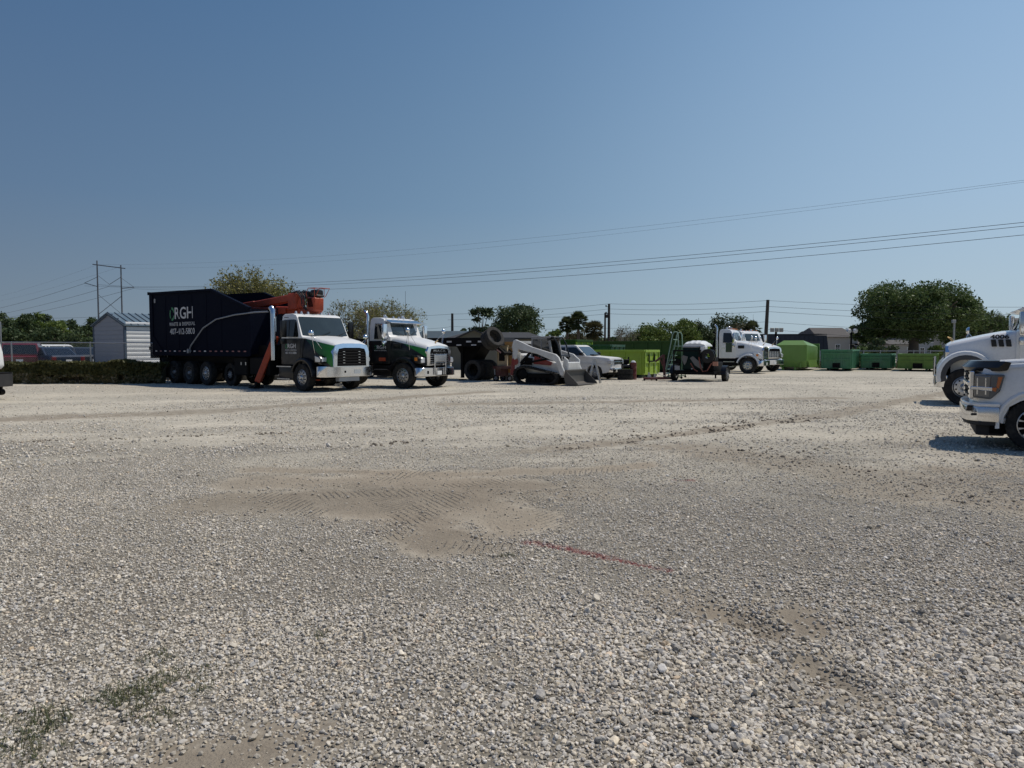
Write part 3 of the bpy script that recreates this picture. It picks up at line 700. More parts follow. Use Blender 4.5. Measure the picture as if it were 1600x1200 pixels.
        if vents == 'slash':
            for k in range(3): xx = x(-.20 - k * .17); v.prism([(xx - .08, 1.66), (xx + .04, 1.66), (xx + .07, 1.86), (xx - .05, 1.86)], s * .99, s * 1.025, 'y', b=.008)
        else: v.box(x(-.62), x(-.22), s * .985, s * 1.03, 1.62, 1.82, .02)
        v.build('side_vent', BLACK, root, 30)
        mirror_arm(root, s, x(-.92), 2.3, 1.05)
        # steps and tank
        st = MB(); st.box(x(-1.78), x(-.66), s * .78, s * 1.12, .50, .94, .05, seg=2); tk = st.build('fuel_tank', fend and BLACK or BLACKM, root, 40)
        st = MB(); st.box(x(-1.5), x(-.8), s * 1.1, s * 1.2, .42, .46); st.box(x(-1.5), x(-.8), s * 1.1, s * 1.18, .74, .78); st.each('step', ALU, root)
    if number:
        for s in (-1, 1): lettering(number, .15, root, on_side(x(-.34), s * 1.0, 1.93, s), BLACK, sx=1.45, bold=.006)
    # bumper
    bm_ = MB(); bx = bumpx
    pl = [(bx - .32, -1.23), (bx - .10, -1.2), (bx, -.95), (bx, .95), (bx - .10, 1.2), (bx - .32, 1.23), (bx - .34, 1.18), (bx - .14, 1.1), (bx - .06, .9), (bx - .06, -.9), (bx - .14, -1.1), (bx - .34, -1.18)]
    bm_.prism(pl, .50, .84, 'z', b=.012); bp = bm_.build('bumper', CHROME, root, 35)
    k = MB()
    for s in (-1, 1): k.box(bx - .02, bx + .004, s * .78 - .06, s * .78 + .06, .60, .72)
    k.each('tow_opening', BLACKM, bp)
    k = MB(); k.box(bx, bx + .012, -.16, .14, .55, .71); k.build('number_plate', WHITE, bp)
    if guard:
        k = MB()
        for yy in (-.38, .38): k.box(bx + .01, bx + .06, yy - .04, yy + .04, .55, 1.38, .01)
        k.box(bx + .015, bx + .055, -.36, .36, 1.08, 1.36, .01); k.build('bumper_guard', CHROME, root, 30)
    if stack:
        for s in (-1,):
            e = MB(); xx = x(-1.98); e.tube([(xx, s * 1.0, .9), (xx, s * 1.0, 2.2)], .085, 12); e.tube([(xx, s * 1.0, 2.2), (xx, s * 1.0, 2.95), (xx - .05, s * 1.0, 3.08), (xx - .16, s * 1.0, 3.16)], .065, 12)
            e.build('exhaust_stack', CHROME, root, 50)
    if rgh_sign: rgh(root, x(-1.22), -1.102, 1.66, .19, -1, phone=False); 
    rear_chassis(root, x(rear), [x(a) for a in axles])
    a = MB(); a.tube([(x(-1.5), .9, 2.85), (x(-1.5), .9, 4.1)], .006, 4); a.build('aerial', BLACK, root)
    return root
# ------------------------------------------------------------------ hook-lift gear carried behind the cab
def hooklift(root, sh=0.0, xr=-6.6):
    m = MB()
    for s in (-1, 1):
        m.box(xr + .1, sh - 2.3, s * .5 - .07, s * .5 + .07, 1.0, 1.2, .01)
        m.bar((sh - 2.6, s * .35, 1.2), (sh - 2.15, s * .25, 2.55), .14, .16)
    m.bar((sh - 2.15, -.3, 2.5), (sh - 2.15, .3, 2.5), .12, .16); m.bar((sh - 2.15, 0, 2.5), (sh - 2.5, 0, 2.75), .1, .12)
    m.cyl((sh - 4.2, 0, 1.1), (sh - 2.6, 0, 1.6), .1, n=10)
    m.box(sh - 2.35, sh - 2.0, -1.05, -.6, .95, 1.7, .02); m.box(sh - 2.35, sh - 2.0, .6, 1.05, .95, 1.7, .02)
    m.build('hoist_frame', BLACKM, root, 40)
    f = MB()
    for s in (-1, 1): f.box(xr, xr + 2.8, s * 1.22 - .02, s * 1.22 + .02, .62, .9, .01); f.box(xr, xr + 2.8, s * 1.1 - .12, s * 1.1 + .12, 1.10, 1.13)
    f.each('mudguard', BLACKM, root)

green_m = livery('livery_granite', 1.93, -.7, .21, -.45, .50, 1.95, 1, grad=(-.5, .9))
gs = granite('semi_truck', 'black, white and green truck with chrome bumper guard, beside the grapple truck', R(-30), place(629, 26.9 * .985 + 1.9, 0, -1.2, R(-30)), 'heavy trucks of the yard',
             paint=green_m, rgh_sign=True, guard=True, visor=CHROME, fend=BLACK)
hooklift(gs)
m = MB(); m.box(-1.3, -.95, -1.112, -1.104, 1.10, 1.24); m.build('door_sticker', mat('orange_sticker', (.5, .07, .02), .5), gs)

w1 = granite('semi_truck', 'white heavy truck with dark panel on its door, nearer of two far white trucks', R(-31), place(1168, 45.5, 0, -1.2, R(-31)), 'heavy trucks of the yard', sh=-.05, vents='mesh', axles=(-3.6, -4.95), rear=-5.6)
hooklift(w1, -.05, -5.6)
m = MB(); m.box(-1.42, -1.02, -1.112, -1.104, 1.38, 1.98); m.build('door_panel', mat('dark_green_sign', (.03, .06, .03), .5), w1)
w2 = granite('semi_truck', 'white heavy truck facing the yard, half hidden behind the other white truck', R(-55), place(1206, 50.5, 0, 1.0, R(-55)), 'heavy trucks of the yard', sh=-.05, axles=(-3.6, -4.95), rear=-5.6)
w3 = granite('semi_truck', 'white heavy truck numbered 4006 on its bonnet, cut off at the right edge', R(180 - 30), place(1508, 20.0, 0, 1.2, R(150)), 'heavy trucks of the yard', sh=-.46, number='4006', vents='slash', bumpx=.74, fend=None, visor=WHITE)
hooklift(w3, -.46)
m = MB()
for yy in (-.45, .45): m.tube([(.72, yy, .8), (.72, yy, 1.35)], .035, 8)
m.tube([(.72, -.45, 1.35), (.72, .45, 1.35)], .03, 8); m.build('bumper_guard', CHROME, w3, 40)

# ------------------------------------------------------------------ grapple truck
def grapple_truck():
    rz = R(-39); root = thing('grapple_truck', 'big dark blue grapple truck with high debris box, orange crane and white-topped cab', 'truck', place(471, 26.7, 0, -1.22, rz), rz, 'heavy trucks of the yard')
    P = livery('livery_grapple', 2.0, -.1, .19, .0, .75, 1.95, 1, grad=(.35, .9))
    secs = [(-.15, .86, 2.06, 1.02, 1.96, 1.08, 1.5, 1.08, 1.0), (.2, .82, 2.03, .98, 1.9, 1.06, 1.5, 1.04, 1.1), (.6, .76, 1.97, .94, 1.82, 1.0, 1.45, .98, 1.12),
            (1.0, .72, 1.9, .88, 1.74, .94, 1.4, .95, 1.0), (1.28, .68, 1.82, .82, 1.66, .87, 1.35, .88, .92), (1.38, .66, 1.76, .79, 1.6, .84, 1.33, .86, .94)]
    m = MB(); m.loft([ringpts(s[0], *s[1:]) for s in secs]); m.build('bonnet', P, root, 50)
    tum = lambda X, Y, Z: (X, Y * (1 - .08 * max(Z - 1.95, 0)), Z)
    prof = [(-1.5, .98), (-.3, .98), (-.1, 1.3), (-.08, 2.05), (-.15, 2.10), (-.48, 2.78), (-.6, 2.9), (-.8, 2.95), (-1.35, 2.95), (-1.48, 2.88), (-1.52, 2.5)]
    m = MB(); m.prism(prof, -1.12, 1.12, 'y', b=.06, warp=tum, seg=2); m.build('cab', P, root, 35)
    g = MB(); ny, nz = 10, 3; V = []
    for j in range(nz):
        t = j / (nz - 1); zz = 2.11 + t * .72; xx = -.10 - (zz - 2.08) * .47
        for i in range(ny + 1):
            u = i / ny * 2 - 1; V.append((xx + .05 - .09 * u * u, u * (1.045 - .05 * t), zz))
    g.add(V, [(j * (ny + 1) + i, j * (ny + 1) + i + 1, (j + 1) * (ny + 1) + i + 1, (j + 1) * (ny + 1) + i) for j in range(nz - 1) for i in range(ny)])
    ws = g.build('windscreen', GLASS, root, 60)
    wp = MB()
    for s in (-.25, .5): wp.tube([(-.03, s, 2.11), (-.10, s + .45, 2.26)], .012, 5)
    wp.build('wiper', BLACK, ws)
    for s in (-1, 1):
        d = MB(); d.prism([(-1.35, 1.05), (-.38, 1.05), (-.22, 1.35), (-.22, 1.96), (-1.35, 1.96)], s * 1.118, s * 1.13, 'y', b=.006); dr = d.build('door', P, root, 35)
        h = MB(); h.box(-1.3, -1.12, s * 1.13 - .01, s * 1.155 + .01, 1.86, 1.91, .008); h.build('handle', BLACK, dr, 30)
        g = MB(); g.prism([(-1.36, 2.08), (-.34, 2.04), (-.34, 2.16), (-.50, 2.66), (-.6, 2.72), (-1.34, 2.72)], s * 1.118, s * 1.13, 'y', warp=lambda X, Y, Z: (X, Y * (1 - .08 * max(Z - 1.95, 0)) + s * .002, Z))
        sw = g.build('side_window', GLASSD, root); g = MB(); g.bar((-.95, s * 1.115, 2.08), (-.95, s * 1.06, 2.7), .03, .03); g.build('window_seal', BLACK, sw)
        fender(root, 'fender', s, BLACK, .62, .73, 5, 160, .82, 1.24)
        h = MB(); h.prism([(.72, 1.08), (1.08, 1.06), (1.12, 1.2), (1.0, 1.34), (.68, 1.38)], s * .86, s * 1.16, 'y', b=.03, seg=2); h.build('headlight_housing', BLACK, root, 35)
        l = MB(); l.prism([(.78, 1.12), (1.06, 1.11), (1.10, 1.2), (.98, 1.29), (.76, 1.33)], s * 1.15, s * 1.168, 'y', b=.008); l.build('headlight', LENS, root, 30)
        l = MB(); l.prism([(s * .90, 1.12), (s * 1.12, 1.12), (s * 1.12, 1.26), (s * .90, 1.29)], 1.10, 1.125, 'x', b=.008); l.build('headlight', LENS, root, 30)
        wheel(root, (0, s * 1.08, .52), .52, .30, s, 'alu')
        hood_mirror(root, s, .62, 1.62 if s < 0 else 1.5, .93)
        mirror_arm(root, s, -.98 if s < 0 else -.5, 2.38, 1.1, BLACK)
        st = MB(); st.box(-1.6, -.62, s * .78, s * 1.16, .40, .92, .04, seg=2); st.build('tool_box', BLACK, root, 40)
        st = MB(); st.box(-1.6, -.62, s * 1.16, s * 1.26, .90, .94); st.box(-1.6, -.75, s * 1.16, s * 1.24, .42, .46); st.each('step', ALU, root)
    g = MB(); g.box(1.34, 1.395, -.66, .66, .95, 1.64); gr_ = g.build('grille', BLACKM, root)
    fr = MB(); out = [(-.84, .92), (.84, .92), (.84, 1.5), (.74, 1.74), (.4, 1.80), (-.4, 1.80), (-.74, 1.74), (-.84, 1.5)]
    inn = [(-.68, .96), (.68, .96), (.66, 1.45), (.60, 1.60), (.35, 1.64), (-.35, 1.64), (-.60, 1.60), (-.66, 1.45)]
    fr.loft([[(1.30, a, c) for a, c in out], [(1.43, a * .985, c) for a, c in out], [(1.45, a, c) for a, c in inn], [(1.39, a, c) for a, c in inn]], cap=False)
    fr.build('grille_surround', mat('chrome_blue', (.62, .72, .85), .15, 1.0, dirt=.05), gr_, 30)
    br_ = MB()
    for k in range(6): br_.box(1.385, 1.44, -.66, .66, .985 + k * .105, 1.055 + k * .105, .012)
    br_.build('grille_bars', BLACKM, gr_, 30); br_ = MB()
    for k in range(5):
        for yy in (-.36, .36): br_.box(1.42, 1.448, yy - .045, yy + .045, 1.068 + k * .105, 1.083 + k * .105)
    br_.each('grille_trim', CHROME, gr_)
    bm_ = MB(); bx = 1.30
    pl = [(bx - .30, -1.27), (bx - .12, -1.25), (bx, -1.0), (bx, 1.0), (bx - .12, 1.25), (bx - .30, 1.27), (bx - .32, 1.2), (bx - .18, 1.12), (bx - .06, .95), (bx - .06, -.95), (bx - .18, -1.12), (bx - .32, -1.2)]
    bm_.prism(pl, .55, .95, 'z', b=.012); bp = bm_.build('bumper', CHROME, root, 35)
    k = MB()
    for yy in (-.2, .98): k.cyl((bx - .01, yy, .74), (bx + .006, yy, .74), .045, n=14)
    k.each('tow_opening', BLACKM, bp)
    k = MB(); k.box(bx, bx + .012, .22, .52, .66, .82); k.build('number_plate', WHITE, bp)
    k = MB(); k.box(bx - .25, bx - .05, -.45, .5, .38, .54); k.build('tow_hook', GREYP, bp)
    e = MB(); e.tube([(-1.98, -1.12, 1.15), (-1.98, -1.12, 2.95), (-2.0, -1.12, 3.1), (-2.12, -1.12, 3.22)], .11, 14); e.build('exhaust_stack', CHROME, root, 50)
    rl = MB()
    for yy in (-.85, -.6, -.3, .3, .7): rl.lathe([(.001, .12), (.04, .1), (.055, .0)], (-.85, yy, 2.94), (0, 0, 1), 10)
    rl.each('roof_light', LENS, root, 40)
    rgh(root, -.80, -1.133, 1.70, .215, -1, phone=True)
    # debris box
    DB = mat('dark_blue_box', (.004, .006, .015), .6, dirt=.2, scale=1.2, dirtcol=(.010, .013, .022), spec=.04)
    xb, xf = -12.2, -3.4
    m = MB(); th = .05; sp = [(xb, 1.38), (xf, 1.38), (xf, 3.24), (xf - 3.0, 4.14), (xb, 4.26)]
    for s in (-1, 1): m.prism(sp, s * 1.25, s * (1.25 - th), 'y')
    m.box(xb, xf, -1.2, 1.2, 1.38, 1.44); m.box(xf - .05, xf, -1.2, 1.2, 1.44, 3.22)
    bd = m.build('debris_box', DB, root)
    r_ = MB()
    for s in (-1, 1):
        r_.bar((xb, s * 1.26, 4.25), (xf - 3.0, s * 1.26, 4.13), .14, .1); r_.bar((xf - 3.0, s * 1.26, 4.13), (xf, s * 1.26, 3.23), .14, .1)
        r_.box(xb - .02, xb + .28, s * 1.25 - .04, s * 1.25 + .04, 1.3, 4.2, .01); r_.box(xf - .14, xf + .02, s * 1.25 - .04, s * 1.25 + .04, 1.3, 3.2, .01)
        r_.box(xb + .28, xf - .14, s * 1.25 - .03, s * 1.25 + .035, 1.28, 1.54, .01)
        r_.prism([(xb + .28, 1.54), (xb + 1.2, 1.54), (xb + .28, 2.2)], s * 1.25, s * 1.28, 'y')
    r_.build('box_rib', DB, bd)
    r_ = MB()
    for k in range(5): r_.box(xb + 1.5 + k * 1.25, xb + 1.56 + k * 1.25, -1.262, -1.252, 1.54, 4.0 - (k > 3) * .3, .004)
    r_.each('side_seam', DB, bd)
    r_ = MB(); r_.box(xb + .42, xb + .56, -1.275, -1.252, 3.78, 3.98, .01); r_.build('marker_lamp', GREYP, bd)
    t_ = MB(); t_.box(xb - .06, xb, -1.28, 1.28, 1.15, 4.28); t_.box(xb - .12, xb - .02, -1.33, -1.2, 4.18, 4.32); t_.box(xb - .1, xb, -1.32, -1.24, 1.55, 1.7); t_.build('tailgate', DB, bd)
    # reflective strips
    rs = MB(); rw = MB()
    for k in range(18):
        xx = xb + .5 + k * .46
        (rs if k % 2 or k > 10 else rw).box(xx, xx + .18, -1.292, -1.286, 1.47, 1.52); (rw if k % 2 == 0 else rs).box(xx, xx + .18, 1.286, 1.292, 1.47, 1.52)
    rw.build('reflective_strip', TXT, bd); rs.build('reflective_strip', mat('reflective_red', (.30, .12, .12), .5), bd)
    rgh(root, -9.1, -1.256, 3.2, .68, -1, phone=True)
    # white tarp arm
    ta = MB(); ta.tube([(-8.3, -1.34, 1.55), (-8.1, -1.36, 1.75), (-7.0, -1.36, 2.5), (-5.9, -1.36, 2.85), (-4.4, -1.36, 3.0), (-3.0, -1.3, 3.06), (-2.2, -1.2, 3.06)], .032, 8)
    ta.cyl((-8.3, -1.3, 1.5), (-8.3, -1.42, 1.5), .1, n=12); ta.build('tarp_arm', mat('grey_arm', (.22, .24, .27), .4), root, 50)
    # crane on its turret, boom resting over the box
    OR = mat('orange_paint', (.40, .05, .014), .5, dirt=.55, coat=.05, scale=2.2, dirtcol=(.06, .022, .014))
    c = MB(); c.cyl((-2.6, 0, .95), (-2.6, 0, 2.9), .35, .3, 16); c.box(-3.0, -2.2, -.5, .5, .9, 1.3, .03); c.build('crane_pedestal', BLACKM, root, 40)
    # outriggers: inverted legs
    for s in (-1, 1):
        lg = MB(); lg.bar((-2.05, s * .95, 2.1), (-2.65, s * 1.42, .28), .22, .24, .02)
        lg.build('outrigger_leg', OR, root, 30)
        lg = MB(); lg.bar((-2.65, s * 1.40, .34), (-2.7, s * 1.46, .10), .16, .16); lg.box(-2.95, -2.5, s * 1.46 - .2, s * 1.46 + .2, .04, .10); lg.build('outrigger_foot', BLACKM, root)
    cr = MB(); cr.bar((-2.6, -.05, 3.15), (-5.4, -.25, 3.25), .26, .26, .02); cr.bar((-1.9, .0, 3.70), (-4.9, -.15, 3.46), .26, .30, .03)
    cr.box(-2.4, -1.85, -.2, .28, 3.15, 3.86, .05); cr.bar((-4.8, -.15, 3.5), (-7.4, -.3, 3.3), .26, .28, .02)
    cr.cyl((-3.6, .1, 3.3), (-1.6, .1, 3.2), .09, n=10); cr.build('boom', OR, root, 35)
    cr = MB(); cr.prism([(-1.25, 3.2), (-.85, 3.05), (-.72, 3.12), (-.70, 3.62), (-1.2, 3.66)], -.1, .36, 'y', b=.04); cr.box(-2.6, -1.0, -.1, .5, 3.0, 3.2, .03); tr = cr.build('crane_turret', OR, root, 30)
    v = MB()
    for k in range(8): v.bar((-1.18 + k * .04, -.106, 3.6), (-1.08 + k * .04, -.106, 3.25), .012, .015)
    v.build('vent_slot', BLACKM, tr)
    s_ = MB(); s_.box(-1.15, -.75, .0, .38, 3.70, 3.94, .08, seg=2); s_.box(-1.1, -.7, .0, .38, 3.64, 3.74, .04); s_.box(-1.5, -1.25, .0, .3, 3.6, 3.9, .06, seg=2); s_.build('operator_seat', BLACK, root, 35)
    rr = MB()
    for yy in (-.1, .36): rr.tube([(-1.2, yy, 3.64), (-1.25, yy, 3.8), (-1.1, yy, 4.0), (-.7, yy, 3.99), (-.35, yy, 3.97), (-.62, yy, 3.66)], .013, 6); rr.tube([(-.7, yy, 3.99), (-.7, yy, 3.62)], .013, 6)
    rr.tube([(-.35, -.1, 3.97), (-.35, .36, 3.97)], .013, 6); rr.tube([(-1.1, -.1, 4.0), (-1.1, .36, 4.0)], .013, 6); rr.build('guard_rail', OR, root, 40)
    hs = MB(); rnd = random.Random(3)
    for k in range(9):
        y0 = -.2 + k * .07; hs.tube([(-2.1, y0, 3.85), (-1.75, y0, 3.9 + rnd.random() * .06), (-1.45, y0 + .02, 3.6), (-1.4, y0, 3.25 + rnd.random() * .15), (-1.2, y0 + .05, 3.12)], .022, 6)
    for k in range(5): y0 = -.25 + k * .1; hs.tube([(-2.9, y0, 1.3), (-2.7, y0 - .1, 2.1 + .2 * k), (-3.1, y0, 3.3)], .025, 6)
    hs.build('hydraulic_hose', BLACK, root, 40)
    gp = MB()   # grapple resting in the box
    for s in (-1, 1):
        for k in (-.3, 0, .3): gp.tube([(-7.0, k, 3.35), (-7.0 + s * .5, k, 3.0), (-7.0 + s * .55, k, 2.4), (-7.0 + s * .1, k, 2.0)], .05, 6)
    gp.box(-7.15, -6.85, -.35, .35, 3.2, 3.5, .03); gp.build('grapple', OR, root, 35)
    md = MB()
    md.box(-12.1, -3.5, -.75, .75, .98, 1.375); md.box(-3.6, -2.2, -1.2, -.75, .55, 1.25, .03); md.box(-3.6, -2.2, .75, 1.2, .55, 1.25, .03); md.box(-3.7, -2.0, -.9, .9, 1.2, 1.75, .03); md.box(-2.0, -1.6, -.8, .8, 1.0, 2.3, .03)
    md.box(-4.9, -3.9, -1.15, -.7, .5, 1.25, .04); md.box(-4.9, -3.9, .7, 1.15, .5, 1.25, .04)
    for s in (-1, 1): md.box(-11.5, -11.45, s * .9 - .3, s * .9 + .3, .3, 1.25)
    md.each('side_locker', BLACKM, root, 30)
    lt = MB(); lt.box(-4.35, -4.28, -1.165, -1.15, .93, 1.05); lt.box(-4.0, -3.93, -1.165, -1.15, .93, 1.05); lt.each('locker_latch', ALU, root)
    rear_chassis(root, -12.0, [-8.65, -10.1], style='dual')
    for s in (-1, 1): wheel(root, (-7.1, s * 1.10, .52), .52, .29, s, 'alu')
    for s in (-1, 1): wheel(root, (-5.6, s * .80, .50), .50, .27, s, 'black')
    mf = MB()
    for s in (-1, 1): mf.box(-10.85, -10.8, s * 1.1 - .3, s * 1.1 + .3, .25, 1.2)
    mf.each('mud_flap', RUB, root)
    return root
gt = grapple_truck()
# ------------------------------------------------------------------ cars and pickups (generic body from a side profile)
def car(name, label, cat, loc, rz, paint, d, group=None, wstyle='alloy', tinted=GLASSD):
    root = thing(name, label, cat, loc, rz, group)
    hw, Rw, wb = d['hw'], d['R'], d['wb']; xf, xr = d['xf'], d['xr']; ar = Rw * 1.2; zs = d.get('sill', .33)
    def arch(cx, n=9): return [(cx + ar * math.cos(a), max(Rw + ar * math.sin(a), zs)) for a in [R(-12 + 204 * i / n) for i in range(n + 1)]]
    o = [(xf - .12, zs + .05), (xf, zs + .12), (xf, d['zn'] - .25), (xf - .06, d['zn']), (xf - .35, d['zn'] + .05), (d['xw'], d['zh']), (d['xw'] - .1, d['zb']), (d['xk'] + .1, d['zb']), (d['xk'] - .02, d['zd']), (xr + .12, d['zd'] - .02), (xr, d['zd'] - .12), (xr, zs + .2), (xr + .1, zs + .05)]
    low = [(-wb - ar, zs)] + arch(-wb)[::-1][1:-1] + [(-wb + ar, zs), (-ar, zs)] + arch(0)[::-1][1:-1] + [(ar, zs)]
    pts = o + low
    def warp(X, Y, Z):
        k = 1 - .10 * max((X - (xf - .9)) / .9, 0) ** 2 - .05 * max(((xr + .6) - X) / .6, 0) ** 2 - .05 * max(Z - d['zb'] + .25, 0) / .3 * .6 - .03 * max(.55 - Z, 0) / .3
        return (X - (.10 * (abs(Y) / hw) ** 3 if X > xf - .4 else 0), Y * k, Z)
    m = MB(); bm_in = hw - .02
    n = len(pts); ys = [-hw, -hw * .97, -hw * .5, 0, hw * .5, hw * .97, hw]
    rings = []
    for yy in ys:
        inset = .045 if abs(yy) == hw else 0.0
        cx, cz = (xf + xr) / 2, .75
        rings.append([warp(p[0] - inset * (1 if p[0] > cx else -1) * (abs(p[0] - cx) > 1.2), yy, p[1] - inset * (1 if p[1] > cz else 0)) for p in pts])
    m.loft(rings); m.build('body', paint, root, 35)
    u = MB(); u.box(xr + .3, xf - .25, -hw + .18, hw - .18, .24, .62); u.build('underbody', BLACKM, root)
    # greenhouse
    tz = lambda X, Y, Z: (X, Y * (1 - .16 * max(Z - d['zb'], 0) / (d['zr'] - d['zb'])), Z)
    gp = [(d['xw'], d['zb'] - .06), (d['xrf'], d['zr'] - .04), (d['xrf'] - .15, d['zr']), (d['xrr'] + .1, d['zr'] - .01), (d['xrr'], d['zr'] - .05), (d['xk'], d['zb'] - .06)]
    m = MB(); m.prism(gp, -hw + .045, hw - .045, 'y', b=.035, warp=tz, seg=2); m.build('roof', paint, root, 35)
    if d.get('bed'):
        b0, b1 = xr + .1, d['xk'] - .08
        m = MB(); m.box(b0, b1, -hw + .12, hw - .12, d['zd'] + .002, d['zd'] + .012); m.build('bed_cavity_shade', BLACKM, root)  # flat dark sheet standing in for the shade inside the open bed
    # side windows split at pillars
    for s in (-1, 1):
        zt, zb_ = d['zr'] - .12, d['zb'] + .02
        sl_f = (d['xrf'] - d['xw']) / (d['zr'] - d['zb']); sl_r = (d['xrr'] - d['xk']) / (d['zr'] - d['zb'])
        cuts = d['pill']
        fx = lambda z: d['xw'] - .12 + sl_f * (z - d['zb']); rx = lambda z: d['xk'] + .14 + sl_r * (z - d['zb'])
        edges = [(fx(zb_), fx(zt))] + [(c, c) for c in cuts] + [(rx(zb_), rx(zt))]
        for i in range(len(edges) - 1):
            (a0, a1), (b0, b1) = edges[i], edges[i + 1]; g_ = .035
            g = MB(); g.prism([(a0 - g_, zb_), (a1 - g_, zt), (b1 + g_, zt), (b0 + g_, zb_)], s * (hw - .046), s * (hw - .036), 'y', warp=lambda X, Y, Z: (X, Y * (1 - .16 * max(Z - d['zb'], 0) / (d['zr'] - d['zb'])) + s * .004, Z))
            g.build('side_window', tinted, root)
        for i, xx in enumerate(d['doors']):
            h = MB(); h.box(xx, xx + .17, s * hw - .012, s * hw + .02, d['zb'] - .16, d['zb'] - .12, .006); h.build('door_handle', BLACK if d.get('blackh') else paint, root, 30)
            l = MB(); l.box(xx - .1, xx - .088, s * (hw * .985) - .004, s * (hw * .985) + .009, zs + .12, d['zb'] - .04); l.build('door_gap', BLACK, root)
        mr = MB(); mr.box(d['xw'] - .32, d['xw'] - .14, s * (hw + .12) - .11, s * (hw + .12) + .08, d['zb'] + .02, d['zb'] + (.28 if d.get('bigm') else .18), .03, seg=2); mr.build('mirror', BLACK if d.get('blackh') else paint, root, 35)
        hl = MB(); hl.box(xf - .20, xf - .01, s * (hw * .80) - .22, s * (hw * .80) + .16, d['zn'] - .28, d['zn'] - .08, .02)
        if not d.get('customfront'): hl.build('headlight', LENS, root, 30)
        tl = MB(); tl.box(xr - .012, xr + .12, s * (hw * .83) - .11, s * (hw * .83) + .13, d['zd'] - .42 if d['zd'] > .95 else d['zd'] - .26, d['zd'] - .10, .015); tl.build('tail_light', REDL, root, 30)
        for xx in (0, -wb): wheel(root, (xx, s * (hw - .13), Rw), Rw, .25, s, wstyle)
    def facepane(nm, x0, x1, z0, z1, w0, w1, off):
        g = MB(); dx, dz = x1 - x0, z1 - z0; L_ = math.hypot(dx, dz); nx, nz = dz / L_ * off, -dx / L_ * off
        V = []
        for t in (0.06, .5, .93):
            for i in range(7):
                uu = i / 3 - 1; V.append((x0 + dx * t + nx + off / abs(off) * .0 , uu * (w0 + (w1 - w0) * t), z0 + dz * t + nz))
        g.add(V, [(j * 7 + i, j * 7 + i + 1, (j + 1) * 7 + i + 1, (j + 1) * 7 + i) for j in range(2) for i in range(6)])
        g.build(nm, GLASS if off > 0 else GLASSD, root, 60)
    facepane('windscreen', d['xw'], d['xrf'], d['zb'] - .04, d['zr'] - .05, hw - .13, hw - .27, .006)
    facepane('rear_window', d['xk'], d['xrr'], d['zb'] - .02, d['zr'] - .05, hw - .16, hw - .27, -.006)
    if not d.get('customfront'):
        g = MB(); g.box(xf - .06, xf + .012, -hw * .52, hw * .52, d['zn'] - .30, d['zn'] - .06, .02); gg = g.build('grille', BLACK, root, 30)
        g = MB(); g.box(xf - .03, xf + .02, -hw * .55, hw * .55, d['zn'] - .20, d['zn'] - .16, .008); g.build('grille_bar', CHROME, gg)
        g = MB(); g.box(xf - .16, xf + .06, -hw * .9, hw * .9, zs + .06, zs + .28, .04, seg=2); g.build('front_bumper', d.get('bump', paint), root, 35)
    g = MB(); g.box(xr - .06, xr + .16, -hw * .92, hw * .92, zs + .05, zs + .28, .04, seg=2); rb = g.build('rear_bumper', d.get('bump', paint), root, 35)
    g = MB(); g.box(xr - .03, xr - .012, -.16, .16, d['zd'] - .42, d['zd'] - .26); g.build('number_plate', WHITE, root)
    return root
RED = mat('red_car_paint', (.16, .012, .018), .3, dirt=.1, coat=.8, dirtcol=(.1, .05, .05))
NAVY = mat('navy_car_paint', (.02, .03, .05), .3, dirt=.1, coat=.8, dirtcol=(.06, .06, .065))
DKG = mat('dark_grey_paint', (.03, .033, .036), .35, dirt=.1, coat=.6, dirtcol=(.06, .06, .06))
SUV = dict(hw=.98, R=.37, wb=2.9, xf=.9, xr=-4.0, zn=.95, zh=1.04, zb=1.06, zr=1.66, zd=1.04, xw=-.55, xrf=-1.25, xrr=-3.75, xk=-3.92, pill=[-1.75, -2.75], doors=[-1.6, -2.6])
SED = dict(hw=.91, R=.33, wb=2.75, xf=.9, xr=-3.85, zn=.82, zh=.95, zb=.98, zr=1.45, zd=1.02, xw=-.45, xrf=-1.2, xrr=-2.55, xk=-3.25, pill=[-1.75], doors=[-1.6, -2.55], sill=.25)
PK = dict(hw=.98, R=.40, wb=3.6, xf=.92, xr=-4.75, zn=1.18, zh=1.28, zb=1.27, zr=1.83, zd=1.30, xw=-.50, xrf=-1.25, xrr=-3.0, xk=-3.1, pill=[-1.75, -2.45], doors=[-1.65], bed=True, blackh=True, bump=CHROME, bigm=True)
LOT = .25     # the car park beyond the fence lies a little higher
def up(p, z): return (p[0], p[1], z)
car('parked_suv', 'dark red sport utility car seen from behind beyond the chain-link fence', 'car', up(place(31, 38.5, -4.0, 0, R(119)), LOT), R(119), RED, SUV, 'cars parked beyond the fence')
car('parked_sedan', 'dark blue-grey sedan parked beyond the fence, right of the red car', 'car', up(place(108, 39.0, -3.85, .0, R(150)), LOT), R(150), NAVY, SED, 'cars parked beyond the fence')
car('parked_sedan', 'black car beside the grey shed, mostly behind the dark sedan', 'car', up(place(148, 41.5, -3.7, 0, R(140)), LOT), R(140), DKG, SED, 'cars parked beyond the fence')
far_w = dict(SED); far_w.update(zr=1.5)
car('parked_sedan', 'white car further back, showing over the roof of the dark sedan', 'car', up(place(108, 52, -1, 0, R(60)), LOT), R(60), WHITE, dict(SUV), 'cars parked beyond the fence')
car('parked_suv', 'white car further back, just right of the red car', 'car', up(place(60, 50, -1, 0, R(80)), LOT), R(80), WHITE, SUV, 'cars parked beyond the fence')
lot = MB(); lot.box(-60, -10, 36.2, 75, -.3, LOT); tag(lot.build('car_park', mat('asphalt', (.055, .055, .056), .9, dirt=.4)), kind='structure')

